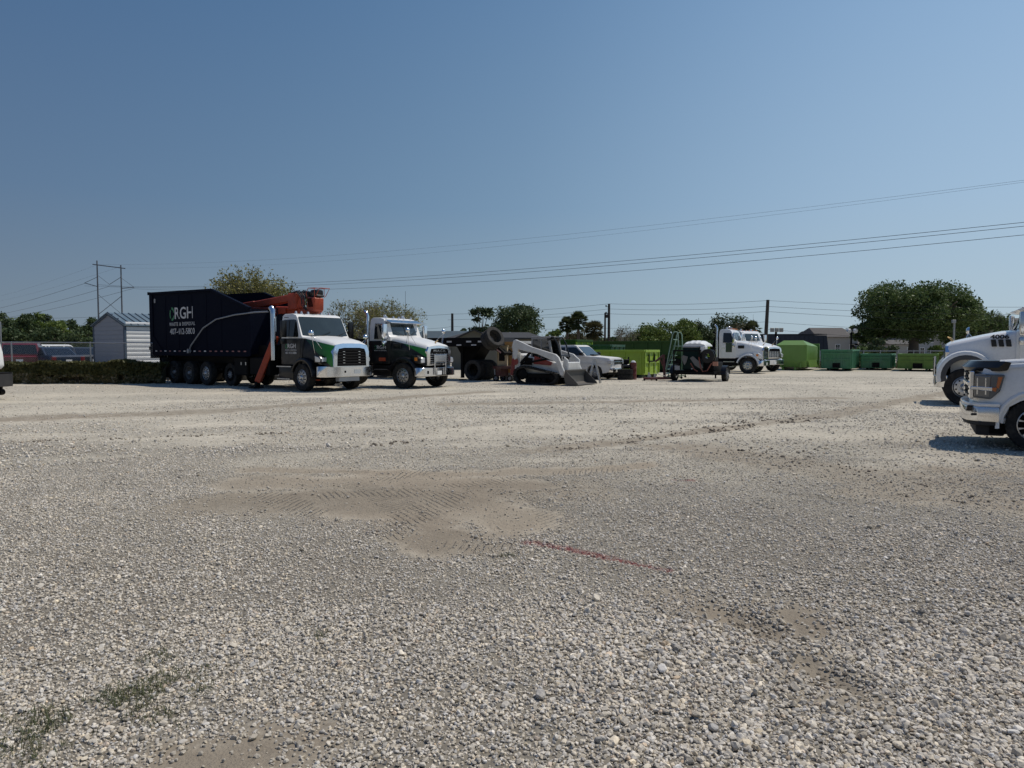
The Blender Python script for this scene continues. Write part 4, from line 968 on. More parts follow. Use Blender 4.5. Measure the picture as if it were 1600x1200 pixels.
# white pickup behind the loader
whp = dict(hw=.98, R=.38, wb=3.1, xf=.92, xr=-4.1, zn=1.10, zh=1.22, zb=1.24, zr=1.80, zd=1.22, xw=-.48, xrf=-1.15, xrr=-3.4, xk=-3.75, pill=[-1.75, -2.6], doors=[-1.65, -2.6], bump=CHROME, blackh=True)
wp_ = car('pickup_truck', 'white pickup with dark windows parked behind the compact track loader', 'pickup', place(931, 37.0, 0, -.85, GRID), GRID, WHITE_D, whp, None, 'grey')
m = MB(); m.box(-.75, -.35, -.3, .3, 1.24, 1.31, .02); m.build('bonnet_scoop', BLACK, wp_)
m = MB(); m.box(-2.2, -.9, -.995, -.975, .62, .70); m.build('side_strip', BLACK, wp_)

# ------------------------------------------------------------------ white pickup at the right edge
fd = dict(hw=1.0, R=.415, wb=3.7, xf=.86, xr=-4.95, zn=1.30, zh=1.42, zb=1.42, zr=1.95, zd=1.42, xw=-.62, xrf=-1.4, xrr=-3.1, xk=-3.2, pill=[-1.9, -2.55], doors=[-1.8, -2.6], bed=True, bump=CHROME, customfront=True, bigm=True, sill=.42)
fr = car('pickup_truck', 'white pickup with chrome bumper and black bonnet deflector at the right edge', 'pickup', place(1624, 11.0, 0, .9, R(150)), R(150), WHITE, fd, None, 'alloy')
m = MB()   # bumper: plan outline swept round the corners
pl = [(.50, -1.03), (.78, -1.0), (.93, -.80), (.98, -.4), (.98, .4), (.93, .80), (.78, 1.0), (.50, 1.03), (.50, .96), (.72, .92), (.84, .74), (.86, -.74), (.72, -.92), (.50, -.96)]
m.prism(pl, .44, .68, 'z', b=.025, seg=2); bp = m.build('front_bumper', CHROME, fr, 40)
m = MB(); m.prism([(p[0] * .985, p[1] * .985) for p in pl], .68, .735, 'z', b=.01); m.build('bumper_trim', WHITE, bp, 40)
m = MB(); m.prism([(p[0] * .97, p[1] * .975) for p in pl], .38, .45, 'z', b=.01); m.build('lower_valance', PLAST, bp, 40)
m = MB(); m.box(.40, .80, -.8, .8, .20, .40, .05, seg=2); m.build('air_dam', PLAST, fr, 35)
for s in (-1, 1):
    m = MB(); m.box(.80, .93, s * .80 - .16, s * .80 + .10, .60, .685, .015); f_ = m.build('fog_lamp_recess', BLACK, bp, 30)
    m = MB(); m.box(.86, .935, s * .79 - .08, s * .79 + .06, .615, .67, .012); m.build('fog_lamp', LENS, f_, 30)
    m = MB(); m.cyl((.84, s * .93, .55), (.86, s * .965, .55), .02, n=10); m.build('parking_sensor', PLAST, bp, 40)
    # head lamp cluster wrapping the corner
    m = MB(); m.prism([(.44, 1.19), (.84, 1.20), (.84, .82), (.62, .80), (.50, .93)], s * .945, s * 1.012, 'y', b=.012, warp=lambda X, Y, Z: (X, Y * (1 - .07 * max(X - .5, 0) / .4), Z)); hb = m.build('headlight_housing', mat('lamp_grey', (.12, .125, .13), .2, .4, dirt=.1), fr, 30)
    m = MB(); m.prism([(.62, 1.165), (.84, 1.18), (.84, .84), (.64, .83)], s * .95, s * 1.02, 'y', b=.01, warp=lambda X, Y, Z: (X, Y * (1 - .07 * max(X - .5, 0) / .4), Z)); m.build('headlight', mat('smoked_lens', (.16, .165, .17), .08, .5, dirt=.1, coat=1), hb, 30)
    m = MB()
    for xx in (.68, .79): m.prism([(xx, .87), (xx + .016, .87), (xx + .02, 1.14), (xx + .004, 1.14)], s * .95, s * 1.026, 'y', b=.004, warp=lambda X, Y, Z: (X, Y * (1 - .07 * max(X - .5, 0) / .4), Z))
    m.build('lamp_fin', CHROME, hb)
    m = MB(); m.prism([(.47, 1.16), (.53, 1.16), (.55, 1.0), (.52, .97)], s * .96, s * 1.018, 'y', b=.006); m.prism([(.54, .99), (.60, .99), (.60, .94), (.555, .92)], s * .96, s * 1.014, 'y', b=.006); m.build('indicator', mat('side_marker_amber', (.45, .13, .03), .3, dirt=.1), hb)
    m = MB(); m.prism([(.60, .99), (.88, 1.0), (.90, .95), (.60, .93)], s * .94, s * 1.03, 'y', b=.006, warp=lambda X, Y, Z: (X, Y * (1 - .07 * max(X - .5, 0) / .4), Z))
    m.box(.84, .90, s * .6 - .1, s * .9, .80, 1.24, .01); m.build('grille_end', CHROME, fr, 30)
    # arch lip
    m = MB(); rg = []
    for i in range(15):
        a = R(-8 + 196 * i / 14); c, q = math.cos(a), math.sin(a); rg.append([(c * r_, s * y_, .415 + q * r_) for r_, y_ in ((.50, .93), (.50, 1.012), (.53, 1.015), (.555, .99))])
    m.loft(rg); m.build('arch_lip', WHITE, fr, 40)
    m = MB(); m.prism([(.62 * math.cos(a), .415 + .62 * math.sin(a)) for a in [R(10 * i) for i in range(19)]], s * .60, s * .70, 'y'); m.build('wheel_housing', BLACKM, fr)
m = MB()
for k in range(5): m.box(.86, .91, -.62, .62, .84 + k * .085, .875 + k * .085, .008)
m.box(.82, .87, -.64, .64, .80, 1.24); m.build('grille', BLACKM, fr, 30)
m = MB(); m.box(.86, .925, -.66, .66, .99, 1.07, .02); m.build('grille_bar', CHROME, fr, 30)
m = MB(); n = 13; rg = []   # bonnet deflector
for i in range(n):
    t = i / (n - 1) * 2 - 1; y_ = t * .99; x_ = .90 - .38 * abs(t) ** 5 - .06 * t * t
    rg.append([(x_ + .04, y_ * 1.0, 1.245), (x_ + .075, y_ * 1.01, 1.30), (x_ - .03, y_ * 1.0, 1.40), (x_ - .10, y_ * .98, 1.385), (x_ - .05, y_ * .97, 1.26)])
m.loft(rg); m.build('bonnet_deflector', BLACK, fr, 50)
m = MB()
for s in (-1, 1): m.tube([(.4, s * .45, 1.375), (-.1, s * .52, 1.41), (-.6, s * .58, 1.44)], .03, 8)
m.each('bonnet_crease', WHITE, fr, 60)
m = MB(); m.prism([(-.62, 1.40), (-.62, .5), (-.61, .5), (-.61, 1.40)], -1.002, 1.002, 'y'); m.build('fender_gap', BLACK, fr)

# white utility truck cut off at the left edge
t = thing('utility_truck', 'white truck with black step bumper cut off at the left edge', 'truck', place(20, 22.5, .1, 1.05, 0), 0)
m = MB(); m.prism([(-6.5, .95), (-.22, .95), (-.10, 1.05), (-.14, 1.5), (-.26, 1.95), (-.6, 2.5), (-1.9, 2.62), (-2.2, 2.2), (-6.5, 2.2)], -1.0, 1.0, 'y', b=.08, seg=2); m.build('body', WHITE, t, 40)
m = MB(); m.box(-.5, .10, -1.05, 1.05, .42, .86, .02); m.build('bumper', PLAST, t, 30)
m = MB(); m.box(-.12, .108, -1.0, 1.0, .82, .868, .01); m.build('step_plate', BLACKM, t)
m = MB(); m.cyl((-.22, .8, .24), (-.22, 1.0, .24), .1, n=14); m.box(-.28, -.16, .86, .94, .24, .5); m.build('tow_hitch', BLACKM, t, 40)
m = MB(); m.prism([(-1.5, 1.55), (-.5, 1.55), (-.75, 2.3), (-1.5, 2.35)], -1.006, 1.006, 'y'); m.build('side_window', GLASSD, t)
for s in (-1, 1):
    for xx in (-1.4, -5.2): wheel(t, (xx, s * .88, .42), .42, .26, s, 'grey')
m = MB(); m.box(-6.4, -.4, -.8, .8, .5, .95); m.build('chassis', BLACKM, t)

# ------------------------------------------------------------------ compact track loader
LW = mat('loader_white', (.62, .62, .60), .45, dirt=.35, dirtcol=(.30, .27, .23)); LR = mat('loader_red', (.22, .02, .02), .5, dirt=.3)
t = thing('track_loader', 'white and red compact track loader with its bucket lowered to the gravel', 'loader', place(838.5, 31.7, 0, -.85, GRID), GRID)
BK = mat('worn_bucket_steel', (.10, .095, .088), .55, .4, dirt=.6, scale=2, dirtcol=(.16, .14, .11))
for s in (-1, 1):
    prof = [(-.78, .02), (.72, .02), (.98, .10), (1.12, .26), (1.10, .42), (.98, .52), (.6, .60), (-.4, .80), (-.72, .82), (-.98, .72), (-1.12, .52), (-1.10, .30), (-.98, .10)]
    inn = [(p[0] * .90, .42 + (p[1] - .42) * .80) for p in prof]
    m = MB(); y0, y1 = s * .68, s * 1.02
    n = len(prof); A = [(p[0], y0, p[1]) for p in prof]; B_ = [(p[0], y1, p[1]) for p in prof]; C_ = [(p[0], y1, p[1]) for p in inn]; D = [(p[0], y0, p[1]) for p in inn]
    m.loft([A, B_, C_, D, A], cap=False)
    per = prof + prof[:1]
    for (ax, az), (bx_, bz) in zip(per, per[1:]):   # grouser bars
        L_ = math.hypot(bx_ - ax, bz - az); k = max(int(L_ / .11), 1)
        for i in range(k):
            f = (i + .5) / k; cx, cz = ax + (bx_ - ax) * f, az + (bz - az) * f; nx, nz = (bz - az) / L_, -(bx_ - ax) / L_
            m.bar((cx + nx * .0, min(y0, y1), cz + nz * .0), (cx + nx * .0, max(y0, y1), cz + nz * .0), .05, .05)
    m.build('track', RUB, t)
    m = MB(); m.lathe([(.001, -.02), (.24, -.02), (.27, .03), (.2, .08), (.08, .1), (.001, .1)], (-.72, s * .88, .48), (0, s, 0), 20)
    m.lathe([(.001, -.02), (.17, -.02), (.19, .03), (.08, .08), (.001, .08)], (.84, s * .88, .30), (0, s, 0), 20)
    for xx in (-.4, -.13, .14, .41): m.cyl((xx, s * .74, .17), (xx, s * .97, .17), .12, n=14)
    m.box(-.62, .8, s * .72 - .05, s * .90 + .05, .24, .50, .02); m.build('track_roller', BLACKM, t, 40)
    # lift arm
    m = MB(); ap = [(-1.24, 1.70), (-1.16, 1.98), (-1.04, 2.02), (-.2, 1.68), (.98, 1.36), (1.14, 1.22), (1.40, .62), (1.36, .42), (1.22, .44), (1.0, 1.02), (.1, 1.36), (-.55, 1.50), (-.92, 1.58), (-.96, 1.2), (-1.12, 1.1)]
    m.prism(ap, s * .82, s * .94, 'y', b=.015); m.build('lift_arm', LW, t, 30)
    m = MB(); m.bar((-.85, s * .78, .95), (-.35, s * .78, 1.45), .09, .1); m.cyl((-.95, s * .70, .9), (.75, s * .75, 1.2), .045, n=8); m.build('hydraulic_ram', BLACKM, t)
    m = MB(); m.box(-1.32, -.9, s * .66 - .04, s * .80 + .04, .45, 1.45, .04, seg=2); m.build('rear_post', LW, t, 30)
    m = MB(); m.cyl((-1.12, s * .83, 1.02), (-1.12, s * .85, 1.02), .16, n=20); m.build('round_decal', LR, t)
m = MB(); m.prism([(-1.3, .42), (1.0, .42), (1.05, .9), (.5, 1.08), (-.5, 1.25), (-1.2, 1.4)], -.62, .62, 'y', b=.04); m.build('frame', LW, t, 30)
m = MB(); m.prism([(-1.45, .40), (-1.2, .38), (-1.15, 1.2), (-1.35, 1.15)], -.78, .78, 'y', b=.03); m.build('rear_door', LR, t, 30)
m = MB()
for s in (-1, 1): m.prism([(-.25, .92), (.62, .86), (.70, 1.0), (-.20, 1.28)], s * .66, s * .69, 'y')
m.each('red_panel', LR, t)
m = MB()
for s in (-1, 1): m.prism([(-.72, .88), (-.35, .88), (-.30, 1.18), (-.70, 1.2)], s * .66, s * .70, 'y')
m.each('air_vent', BLACKM, t)
# cab
c = MB(); T_, B0 = 2.14, 1.15
for s in (-1, 1):
    c.bar((-.48, s * .46, B0), (-.44, s * .45, T_ - .06), .07, .07); c.bar((.62, s * .46, .95), (.40, s * .45, T_ - .04), .07, .09); c.bar((-.46, s * .455, T_ - .08), (.42, s * .455, T_ - .06), .07, .07); c.bar((-.48, s * .46, B0 + .05), (.55, s * .46, B0 - .05), .07, .07)
    c.bar((.02, s * .46, B0), (.02, s * .455, T_ - .1), .04, .04)
c.box(-.5, .5, -.5, .5, T_ - .06, T_ + .02, .03, seg=2); cb = c.build('cab_frame', mat('loader_grey', (.26, .26, .26), .5, dirt=.3), t, 30)
c = MB()
for s in (-1, 1): c.tube([(.42, s * .44, 2.12), (.62, s * .43, 2.12), (.80, s * .43, 1.85), (1.0, s * .42, 1.25), (.85, s * .42, .95)], .035, 8)
c.box(.45, .66, -.46, .46, 2.07, 2.15, .02); c.tube([(.98, -.42, 1.3), (.98, .42, 1.3)], .03, 8); c.build('front_guard', BLACK, t, 40)
for s in (-1, 1):
    g = MB(); g.prism([(-.44, B0 + .08), (.52, B0 + .02), (.38, T_ - .1), (-.42, T_ - .1)], s * .452, s * .458, 'y'); g.build('cab_side_mesh', glassmat('loader_glass', (.02, .025, .028)), t)
g = MB(); g.prism([(.30, T_ - .05), (.52, 2.08), (.55, 2.0), (.35, 1.95)], -.5, .5, 'y', b=.02); g.build('cab_visor', BLACK, t)
g = MB(); g.prism([(-.5, B0), (.3, B0 - .05), (.3, B0 + .25), (-.2, B0 + .35), (-.3, 1.95), (-.46, 1.95)], -.3, .3, 'y', b=.04); g.build('seat', BLACK, t, 30)
g = MB(); g.bar((-1.1, -.8, 1.9), (-1.1, .8, 1.9), .12, .12); g.bar((1.3, -.8, .6), (1.3, .8, .6), .1, .14); g.build('arm_cross_tube', LW, t)
g = MB(); g.prism([(1.28, .30), (1.40, .28), (1.46, 1.0), (1.34, 1.02)], -.6, .6, 'y', b=.02)
for s in (-1, 1): g.prism([(1.1, .35), (1.4, .3), (1.44, 1.1), (1.25, 1.25)], s * .55, s * .63, 'y', b=.01)
g.build('quick_coupler', LW, t, 30)
b_ = MB(); bp_ = [(1.50, .66), (1.44, .40), (1.50, .10), (1.65, .03), (2.12, .03), (2.12, .045), (1.68, .06), (1.54, .13), (1.48, .40), (1.54, .66)]
b_.prism(bp_, -.98, .98, 'y', b=0)
for s in (-1, 1): b_.prism([(1.50, .66), (1.44, .40), (1.50, .08), (1.65, .02), (2.12, .02), (2.10, .10)], s * .98, s * 1.0, 'y')
b_.box(1.48, 1.56, -1.0, 1.0, .62, .69, .01)
bk = b_.build('bucket', BK, t, 30)
g = MB()
for k in range(3): g.cyl((.2 + .1 * k, .1 * k - .1, 2.16), (.2 + .1 * k, .1 * k - .1, 2.2), .02)
g.build('cab_bolt', BLACKM, t)
# ------------------------------------------------------------------ roll-off containers
def tz_(lbl): return lbl
def container(label, loc, rz, L, W, z0, z1, m_, cat='waste container', name='waste_container', taper=0.0, ribs=7, lid=False, frame=True, endm=None, group='green roll-off waste containers', door_marks=False, window=False):
    t = thing(name, label, cat, loc, rz, group); e = .05
    m = MB(); sh = lambda X, Y, Z: (X - (taper * (z1 - Z) if X > -L / 2 else -taper * (z1 - Z)), Y, Z)
    for y0 in (0, W - e): m.prism([(-L, z0 + .15), (0, z0 + .15), (0, z1), (-L, z1)], y0, y0 + e, 'y', warp=sh)
    m.prism([(-L, z0 + .15), (0, z0 + .15), (0, z0 + .22), (-L, z0 + .22)], e, W - e, 'y', warp=sh)
    for x0 in (-L + e, 0): m.prism([(x0 - e, z0 + .22), (x0, z0 + .22), (x0, z1), (x0 - e, z1)], e, W - e, 'y', warp=sh)
    m.build('box', m_, t)
    if endm: m = MB(); m.box(.004, .012, 0, W, z0 + .15, z1); m.build('end_door', endm, t)
    r = MB(); r.box(-L - .04, .05, -.06, .06, z1 - .08, z1 + .04, .01); r.box(-L - .04, .05, W - .06, W + .06, z1 - .08, z1 + .04, .01); r.box(-.02, .08, .06, W - .06, z1 - .1, z1 + .04, .01); r.box(-L - .06, -L + .02, .06, W - .06, z1 - .08, z1 + .04, .01)
    r.build('top_rail', m_, t, 30)
    r = MB()
    for k in range(ribs):
        x_ = -L + .2 + (L - .4) * k / (ribs - 1)
        for y_ in (-.05, W): r.box(x_ - .05, x_ + .05, y_, y_ + .05, z0 + .15, z1 - .08, .006)
    r.each('side_rib', m_, t)
    if frame:
        r = MB()
        for y_ in (W * .28, W * .72): r.box(-L, -taper * (z1 - z0) - .02, y_ - .06, y_ + .06, z0, z0 + .149)
        r.box(-.3, -.1, -.02, W + .02, z0 + .02, z0 + .12) if not taper else None
        r.build('skid_rails', mat('dark_green_frame', (.02, .045, .02), .6, dirt=.4), t)
        w_ = MB()
        for y_ in (W * .2, W * .8): w_.cyl((-.5 - taper, y_ - .07, z0 + .0 + .09), (-.5 - taper, y_ + .07, z0 + .09), .09, n=12)
        w_.each('roller', BLACKM, t, 40)
    d = MB(); xo = .012
    if window:
        for q_ in (.2, .5, .8): d.box(xo - .01, xo + .04, W * q_ - .02, W * q_ + .02, z0 + .6, z1 - .1, .004)
        d.box(xo - .01, xo + .06, .02, W - .02, z1 - .28, z1 - .18, .006)
    for y_ in (.08, W * .33, W * .67, W - .08): d.box(xo - .01, xo + .05, y_ - .04, y_ + .04, z0 + .22, z1 - .1, .006, M=Matrix.Shear('XY', 4, (0, 0)) )
    d.box(xo - .01, xo + .055, .08, W - .08, z0 + .22 + (z1 - z0) * .38, z0 + .30 + (z1 - z0) * .38, .006)
    dd = d.build('end_frame', endm or m_, t, 30)
    if taper:
        for v in dd.data.vertices: v.co.x -= taper * (z1 - v.co.z)
    if door_marks:
        k = MB(); k.box(xo + .05, xo + .07, W * .25, W * .30, z1 - .7, z1 - .2); k.box(xo + .05, xo + .07, W * .62, W * .67, z1 - .6, z1 - .2); k.box(xo + .05, xo + .07, W * .25, W * .65, z1 - .62, z1 - .56); k.build('door_latch', BLACKM, t)
    if window:
        k = MB(); k.box(.0, .03, W * .38, W * .62, z0 + .2, z0 + .55); kk = k.build('hook_pocket', BLACKM, t)
        for v in kk.data.vertices: v.co.x -= taper * (z1 - v.co.z) - .02
    return t
LIME = mat('lime_paint', (.28, .42, .033), .5, dirt=.25, coat=.1, dirtcol=(.14, .16, .04))
OLIVE = mat('green_paint', (.125, .235, .04), .5, dirt=.45, dirtcol=(.05, .085, .03)); DOLIVE = mat('deep_green_paint', (.035, .078, .02), .6, dirt=.4, dirtcol=(.02, .04, .015), spec=.2)
KELLY = mat('mid_green_paint', (.125, .255, .045), .45, dirt=.25, coat=.1, dirtcol=(.10, .16, .04))
TEAL = mat('teal_green_paint', (.045, .20, .09), .5, dirt=.7, scale=1.2, dirtcol=(.10, .19, .14))
DTEAL = mat('dark_teal_paint', (.01, .07, .04), .5, dirt=.3)
G2 = R(-121)
container('bright lime waste container with black door latch, nearest of the green containers', place(1006, 39, 0, 0, GRID), GRID, 6.0, 2.4, .02, 1.50, LIME, door_marks=True)
container('long tall dark green container with lime end, behind the smaller lime one', place(1105, 47, 0, 0, GRID), GRID, 8.4, 2.4, .02, 2.10, DOLIVE, ribs=9, endm=LIME)
container('lime container showing its lit end above the white pickup roof', place(899, 43, 0, 0, GRID), GRID, 2.5, 2.4, .02, 2.12, DOLIVE, endm=LIME, ribs=4)
container('dark teal container with a pale rim behind the bonnet of the white pickup', place(953, 42, 0, 0, GRID), GRID, 3.0, 2.2, .02, 1.80, DTEAL, ribs=4)
container('teal green open container, left of the two faded teal ones', place(1283, 52, 0, 0, G2), G2, 5.5, 2.0, .02, 1.50, TEAL, taper=.1, window=True)
container('faded teal container between its teal neighbour and the green one', place(1345, 53.5, 0, 0, G2), G2, 5.5, 2.0, .02, 1.18, TEAL, taper=.1, window=True)
container('green low container with sloping sides, farthest right of the row', place(1403, 51, 0, 0, G2), G2, 5.5, 2.45, .02, 1.20, OLIVE, taper=.15, window=True)
# closed receiver container with a hipped lid
t = thing('compactor_container', 'closed green container with chamfered hipped lid beside the navy building', 'waste container', place(1212, 53, 0, 0, G2), G2, 'green roll-off waste containers')
W_, L_ = 2.15, 5.6; z1, zr = 1.88, 2.22
m = MB()
A = [(0, 0), (0, W_), (-L_, W_ * 1.0), (-L_, 0)]
m.loft([[(x - .12, y + (.1 if y == 0 else -.1), .25) for x, y in A], [(x, y, .7) for x, y in A], [(x, y, z1 - .12 * (-x / L_)) for x, y in A], [((-.55 if x == 0 else -L_ + .3), (.45 if y == 0 else W_ - .35), zr - (.0 if x == 0 else .25)) for x, y in A]])
m.build('box', KELLY, t)
m = MB()
for y_ in (.5, 1.35): m.box(-L_, .1, y_ - .06, y_ + .06, .03, .25)
m.build('skid_rails', KELLY, t)
m = MB(); m.box(.0, .06, .35, .45, .2, .6); m.box(.0, .06, W_ - .45, W_ - .35, .2, .6); m.each('end_post', KELLY, t)
m = MB(); m.prism([(W_ - .1, .75), (W_ + .01, .75), (W_ + .14, .22), (W_, .22)], -4.6, -.6, 'x'); m.build('side_skirt', OLIVE, t)
m = MB(); m.box(-L_ - .1, -L_ + .1, -.05, W_ + .1, .1, 2.0, .02); m.build('end_frame', KELLY, t)

# ------------------------------------------------------------------ black gooseneck trailer
t = thing('flatbed_trailer', 'black gooseneck flatbed trailer with raised deck behind the green truck', 'trailer', place(740, 35.5, 0, -1.2, GRID), GRID)
m = MB()
for s in (-1, 1): m.box(-8.5, .85, s * 1.2 - .06, s * 1.2 + .06, 1.72, 2.16, .01)
m.build('side_rail', BLACKM, t)
m = MB(); m.box(-8.5, .85, -1.14, 1.14, 2.08, 2.14); m.build('deck', mat('dark_planks', (.03, .025, .02), .9, dirt=.3), t)
m = MB(); m.prism([(.85, 2.16), (.85, 1.80), (1.75, 1.28), (1.85, 1.40), (1.0, 2.1)], -1.25, 1.25, 'y', b=.01); m.build('neck', BLACKM, t)
m = MB(); m.prism([(-1.5, 1.72), (.0, 1.72), (-.45, 1.1), (-.55, .55), (-1.05, .55), (-1.1, 1.1)], -.55, .55, 'y', b=.02); m.build('coupler_housing', BLACKM, t)
m = MB()
for s in (-1, 1): m.bar((-.95, s * .8, 1.72), (-.95, s * .8, .12), .14, .14); m.box(-1.1, -.8, s * .8 - .15, s * .8 + .15, .0, .06)
m.each('landing_leg', BLACKM, t)
m = MB()
for x_ in (-5.0, -4.2, -3.4, -2.6, -1.6, -.4, .3): m.box(x_, x_ + .3, -1.268, -1.262, 1.92, 2.0)
for x_ in (-2.0, -1.0, -.1): m.box(x_, x_ + .3, -1.268, -1.262, 1.76, 1.82)
m.build('reflective_strip', TXT, t)
m = MB()
for x_, z_ in ((1.08, 1.76), (1.4, 1.56)): m.bar((x_, -1.26, z_), (x_ + .25, -1.26, z_ - .15), .012, .07)
m.each('reflective_strip', mat('reflector_pink', (.5, .3, .3), .5), t)
for s in (-1, 1):
    for x_ in (-6.2, -7.2): wheel(t, (x_, s * .95, .45), .45, .27, s, 'grey')
m = MB(); m.box(-7.9, -5.4, -.6, .6, .6, 1.72); m.build('axle_frame', BLACKM, t)

# loose truck tyres
TG = 'old truck tyres lying by the black trailer'
tm = wheel_mesh(.52, .27, 'bare')[0].copy(); tm.materials.clear(); tm.materials.append(OLDRUB)
place_names = ['nearest and leftmost', 'second from the left', 'third from the left', 'fourth from the left', 'fifth from the left', 'last and rightmost']
p0 = Vector((X_(739, 36.0), 36.0, .52)); Vd = Vector((math.sin(R(31)), math.cos(R(31)), 0))
for k in range(6):
    o = bpy.data.objects.new('truck_tyre', tm); COL.objects.link(o); o.location = p0 + Vd * (.29 * k) + Vector((math.cos(R(31)), -math.sin(R(31)), 0)) * random.Random(k).uniform(-.06, .06)
    o.rotation_euler = (0, k * .7, R(-31) + random.Random(k + 9).uniform(-.06, .06))
    tag(o, f'old black truck tyre standing in the row under the trailer, {place_names[k]}', 'tyre', TG)
for k, (px_, py_, dd) in enumerate(((772, 527, 0), (772, 527, .3))):
    o = bpy.data.objects.new('truck_tyre', tm); COL.objects.link(o); ax = Vector((.55, -.62, .42)).normalized()
    o.location = Vector((X_(px_, 34.4), 34.4, Z_(py_, 34.4))) - ax * dd; o.rotation_euler = ax.to_track_quat('Y', 'Z').to_euler()
    tag(o, ['dusty truck tyre leaning on top of the trailer end, its open side to the camera', 'truck tyre leaning on the trailer end, behind the other leaning tyre'][k], 'tyre', TG)
# plywood boxes on a red cart
PLY = mat('plywood', (.42, .33, .20), .8, dirt=.3, dirtcol=(.25, .18, .1)); OSB = mat('orange_board', (.46, .26, .09), .8, dirt=.35, dirtcol=(.3, .15, .05))
t = thing('cart', 'low red metal cart under the plywood boxes', 'cart', (X_(790, 35), 35, 0), R(-31))
m = MB(); m.box(-.5, .6, -.4, .4, .62, .76, .01); m.box(-.35, -.05, -.36, .36, .25, .62); m.build('tray', mat('dark_red_tray', (.06, .01, .01), .6, dirt=.4), t)
for s in (-1, 1):
    for x_ in (-.35, .45): wheel(t, (x_, s * .32, .16), .16, .08, s, 'grey')
m = MB(); m.bar((-.4, -.3, .1), (-.45, -.3, .62), .05, .05); m.bar((.5, -.3, .16), (.5, -.3, .62), .05, .05); m.bar((.5, .3, .16), (.5, .3, .62), .05, .05); m.each('cart_leg', GREYP, t)
t = thing('plywood_box', 'pale plywood box with a dark opening, standing on the red cart', 'box', (X_(785, 34.9), 34.9, .764), R(-8))
m = MB(); m.box(-.24, .24, -.05, .5, 0, .96); m.build('box_body', PLY, t)
m = MB(); m.box(-.16, .12, -.065, -.052, .24, .8); m.build('opening', BLACKM, t)
m = MB(); m.box(-.27, .27, -.08, .55, .962, .99); m.build('box_lid', PLY, t)
t = thing('board_crate', 'orange-brown board crate right of the pale plywood box', 'box', (X_(798, 35.6), 35.6, 0), R(-20))
m = MB(); m.box(-.2, .35, -.3, .3, 0, .4); m.build('base_block', GREYP, t)
m = MB(); m.box(-.22, .34, -.3, .3, .404, 1.95); m.build('crate_panel', OSB, t)
m = MB()
for z_ in (1.25, 1.62): m.box(-.23, .35, -.325, -.302, z_, z_ + .07)
m.each('batten', PLY, t)
# step ladder
t = thing('step_ladder', 'small aluminium step ladder standing in front of the white pickup wheel', 'ladder', (X_(929, 33.2), 33.2, 0), R(-15))
m = MB()
for s in (-1, 1): m.bar((.28, s * .22, 0), (.02, s * .16, 1.12), .03, .05); m.bar((-.28, s * .24, 0), (-.02, s * .16, 1.12), .03, .05)
m.each('rail', ALU, t)
m = MB()
for k in range(3): f = (k + 1) / 4; m.box(-.28 + .26 * f - .05, -.28 + .26 * f + .05, -.24 + .08 * f, .24 - .08 * f, 1.12 * f - .015, 1.12 * f + .015)
m.box(-.1, .1, -.18, .18, 1.10, 1.14); m.each('tread', ALU, t)
# barrels and bits
t = thing('steel_drum', 'tall dark red steel drum with a white cap between pickup and lime container', 'drum', (X_(989.5, 36.8), 36.8, 0), 0)
m = MB(); m.lathe([(.001, 0), (.17, 0), (.18, .02), (.17, .04), (.17, .28), (.178, .3), (.17, .32), (.17, .58), (.178, .6), (.17, .62), (.17, .86), (.18, .88), (.15, .89), (.001, .89)], (0, 0, 0), (0, 0, 1), 20); m.build('drum_body', mat('dark_red_drum', (.12, .015, .012), .5, dirt=.4), t, 40)
m = MB(); m.lathe([(.13, .89), (.12, .95), (.05, .99), (.001, .99)], (0, 0, 0), (0, 0, 1), 16); m.build('cap', WHITE, t, 40)
for k, z_ in enumerate((.14, .42)):
    o = bpy.data.objects.new('car_tyre', wheel_mesh(.40, .26, 'bare')[0]); COL.objects.link(o); o.location = (X_(977, 36.6), 36.6, z_); o.rotation_euler = (R(90), 0, .4)
    tag(o, ['car tyre lying on the ground behind the pickup bumper, lower of the two', 'upper of the two stacked car tyres beside the red drum'][k], 'tyre', 'stacked car tyres')
t = thing('compressor', 'small black compressor resting on two stacked tyres', 'compressor', (X_(979, 36.8), 36.8, .56), R(20))
m = MB(); m.cyl((-.25, 0, .14), (.25, 0, .14), .13, n=16); m.build('air_tank', BLACK, t, 40)
m = MB(); m.box(-.15, .1, -.1, .1, .27, .5, .03); m.cyl((.12, 0, .3), (.12, 0, .62), .04); m.build('motor', BLACKM, t, 30)
m = MB(); m.tube([(-.25, 0, .2), (-.35, 0, .4), (-.3, 0, .55), (-.1, 0, .58)], .015); m.build('handle', BLACKM, t)
# engine hoist / red stand
t = thing('engine_hoist', 'dark red engine hoist with long low legs before the lime container', 'hoist', (X_(1035, 36.2), 36.2, 0), R(-8))
HR = mat('hoist_red', (.10, .012, .012), .5, dirt=.3)
m = MB(); m.bar((-.55, -.25, .1), (.65, -.1, .1), .09, .1); m.bar((-.55, .45, .1), (.65, .2, .1), .09, .1); m.bar((.6, -.2, .1), (.6, .35, .1), .09, .1); m.build('base_legs', HR, t)
m = MB(); m.bar((.12, .05, .1), (.05, .05, 1.3), .12, .12); m.build('mast', HR, t)
m = MB(); m.bar((.05, .05, 1.28), (-.35, .0, .95), .08, .09); m.cyl((.14, .05, .5), (-.12, .03, 1.1), .035); m.build('jib', HR, t)
m = MB(); m.tube([(-.35, 0, .95), (-.36, 0, .6), (-.2, -.1, .3), (.2, -.2, .2), (.6, -.2, .35)], .012); m.build('chain', STEEL, t)
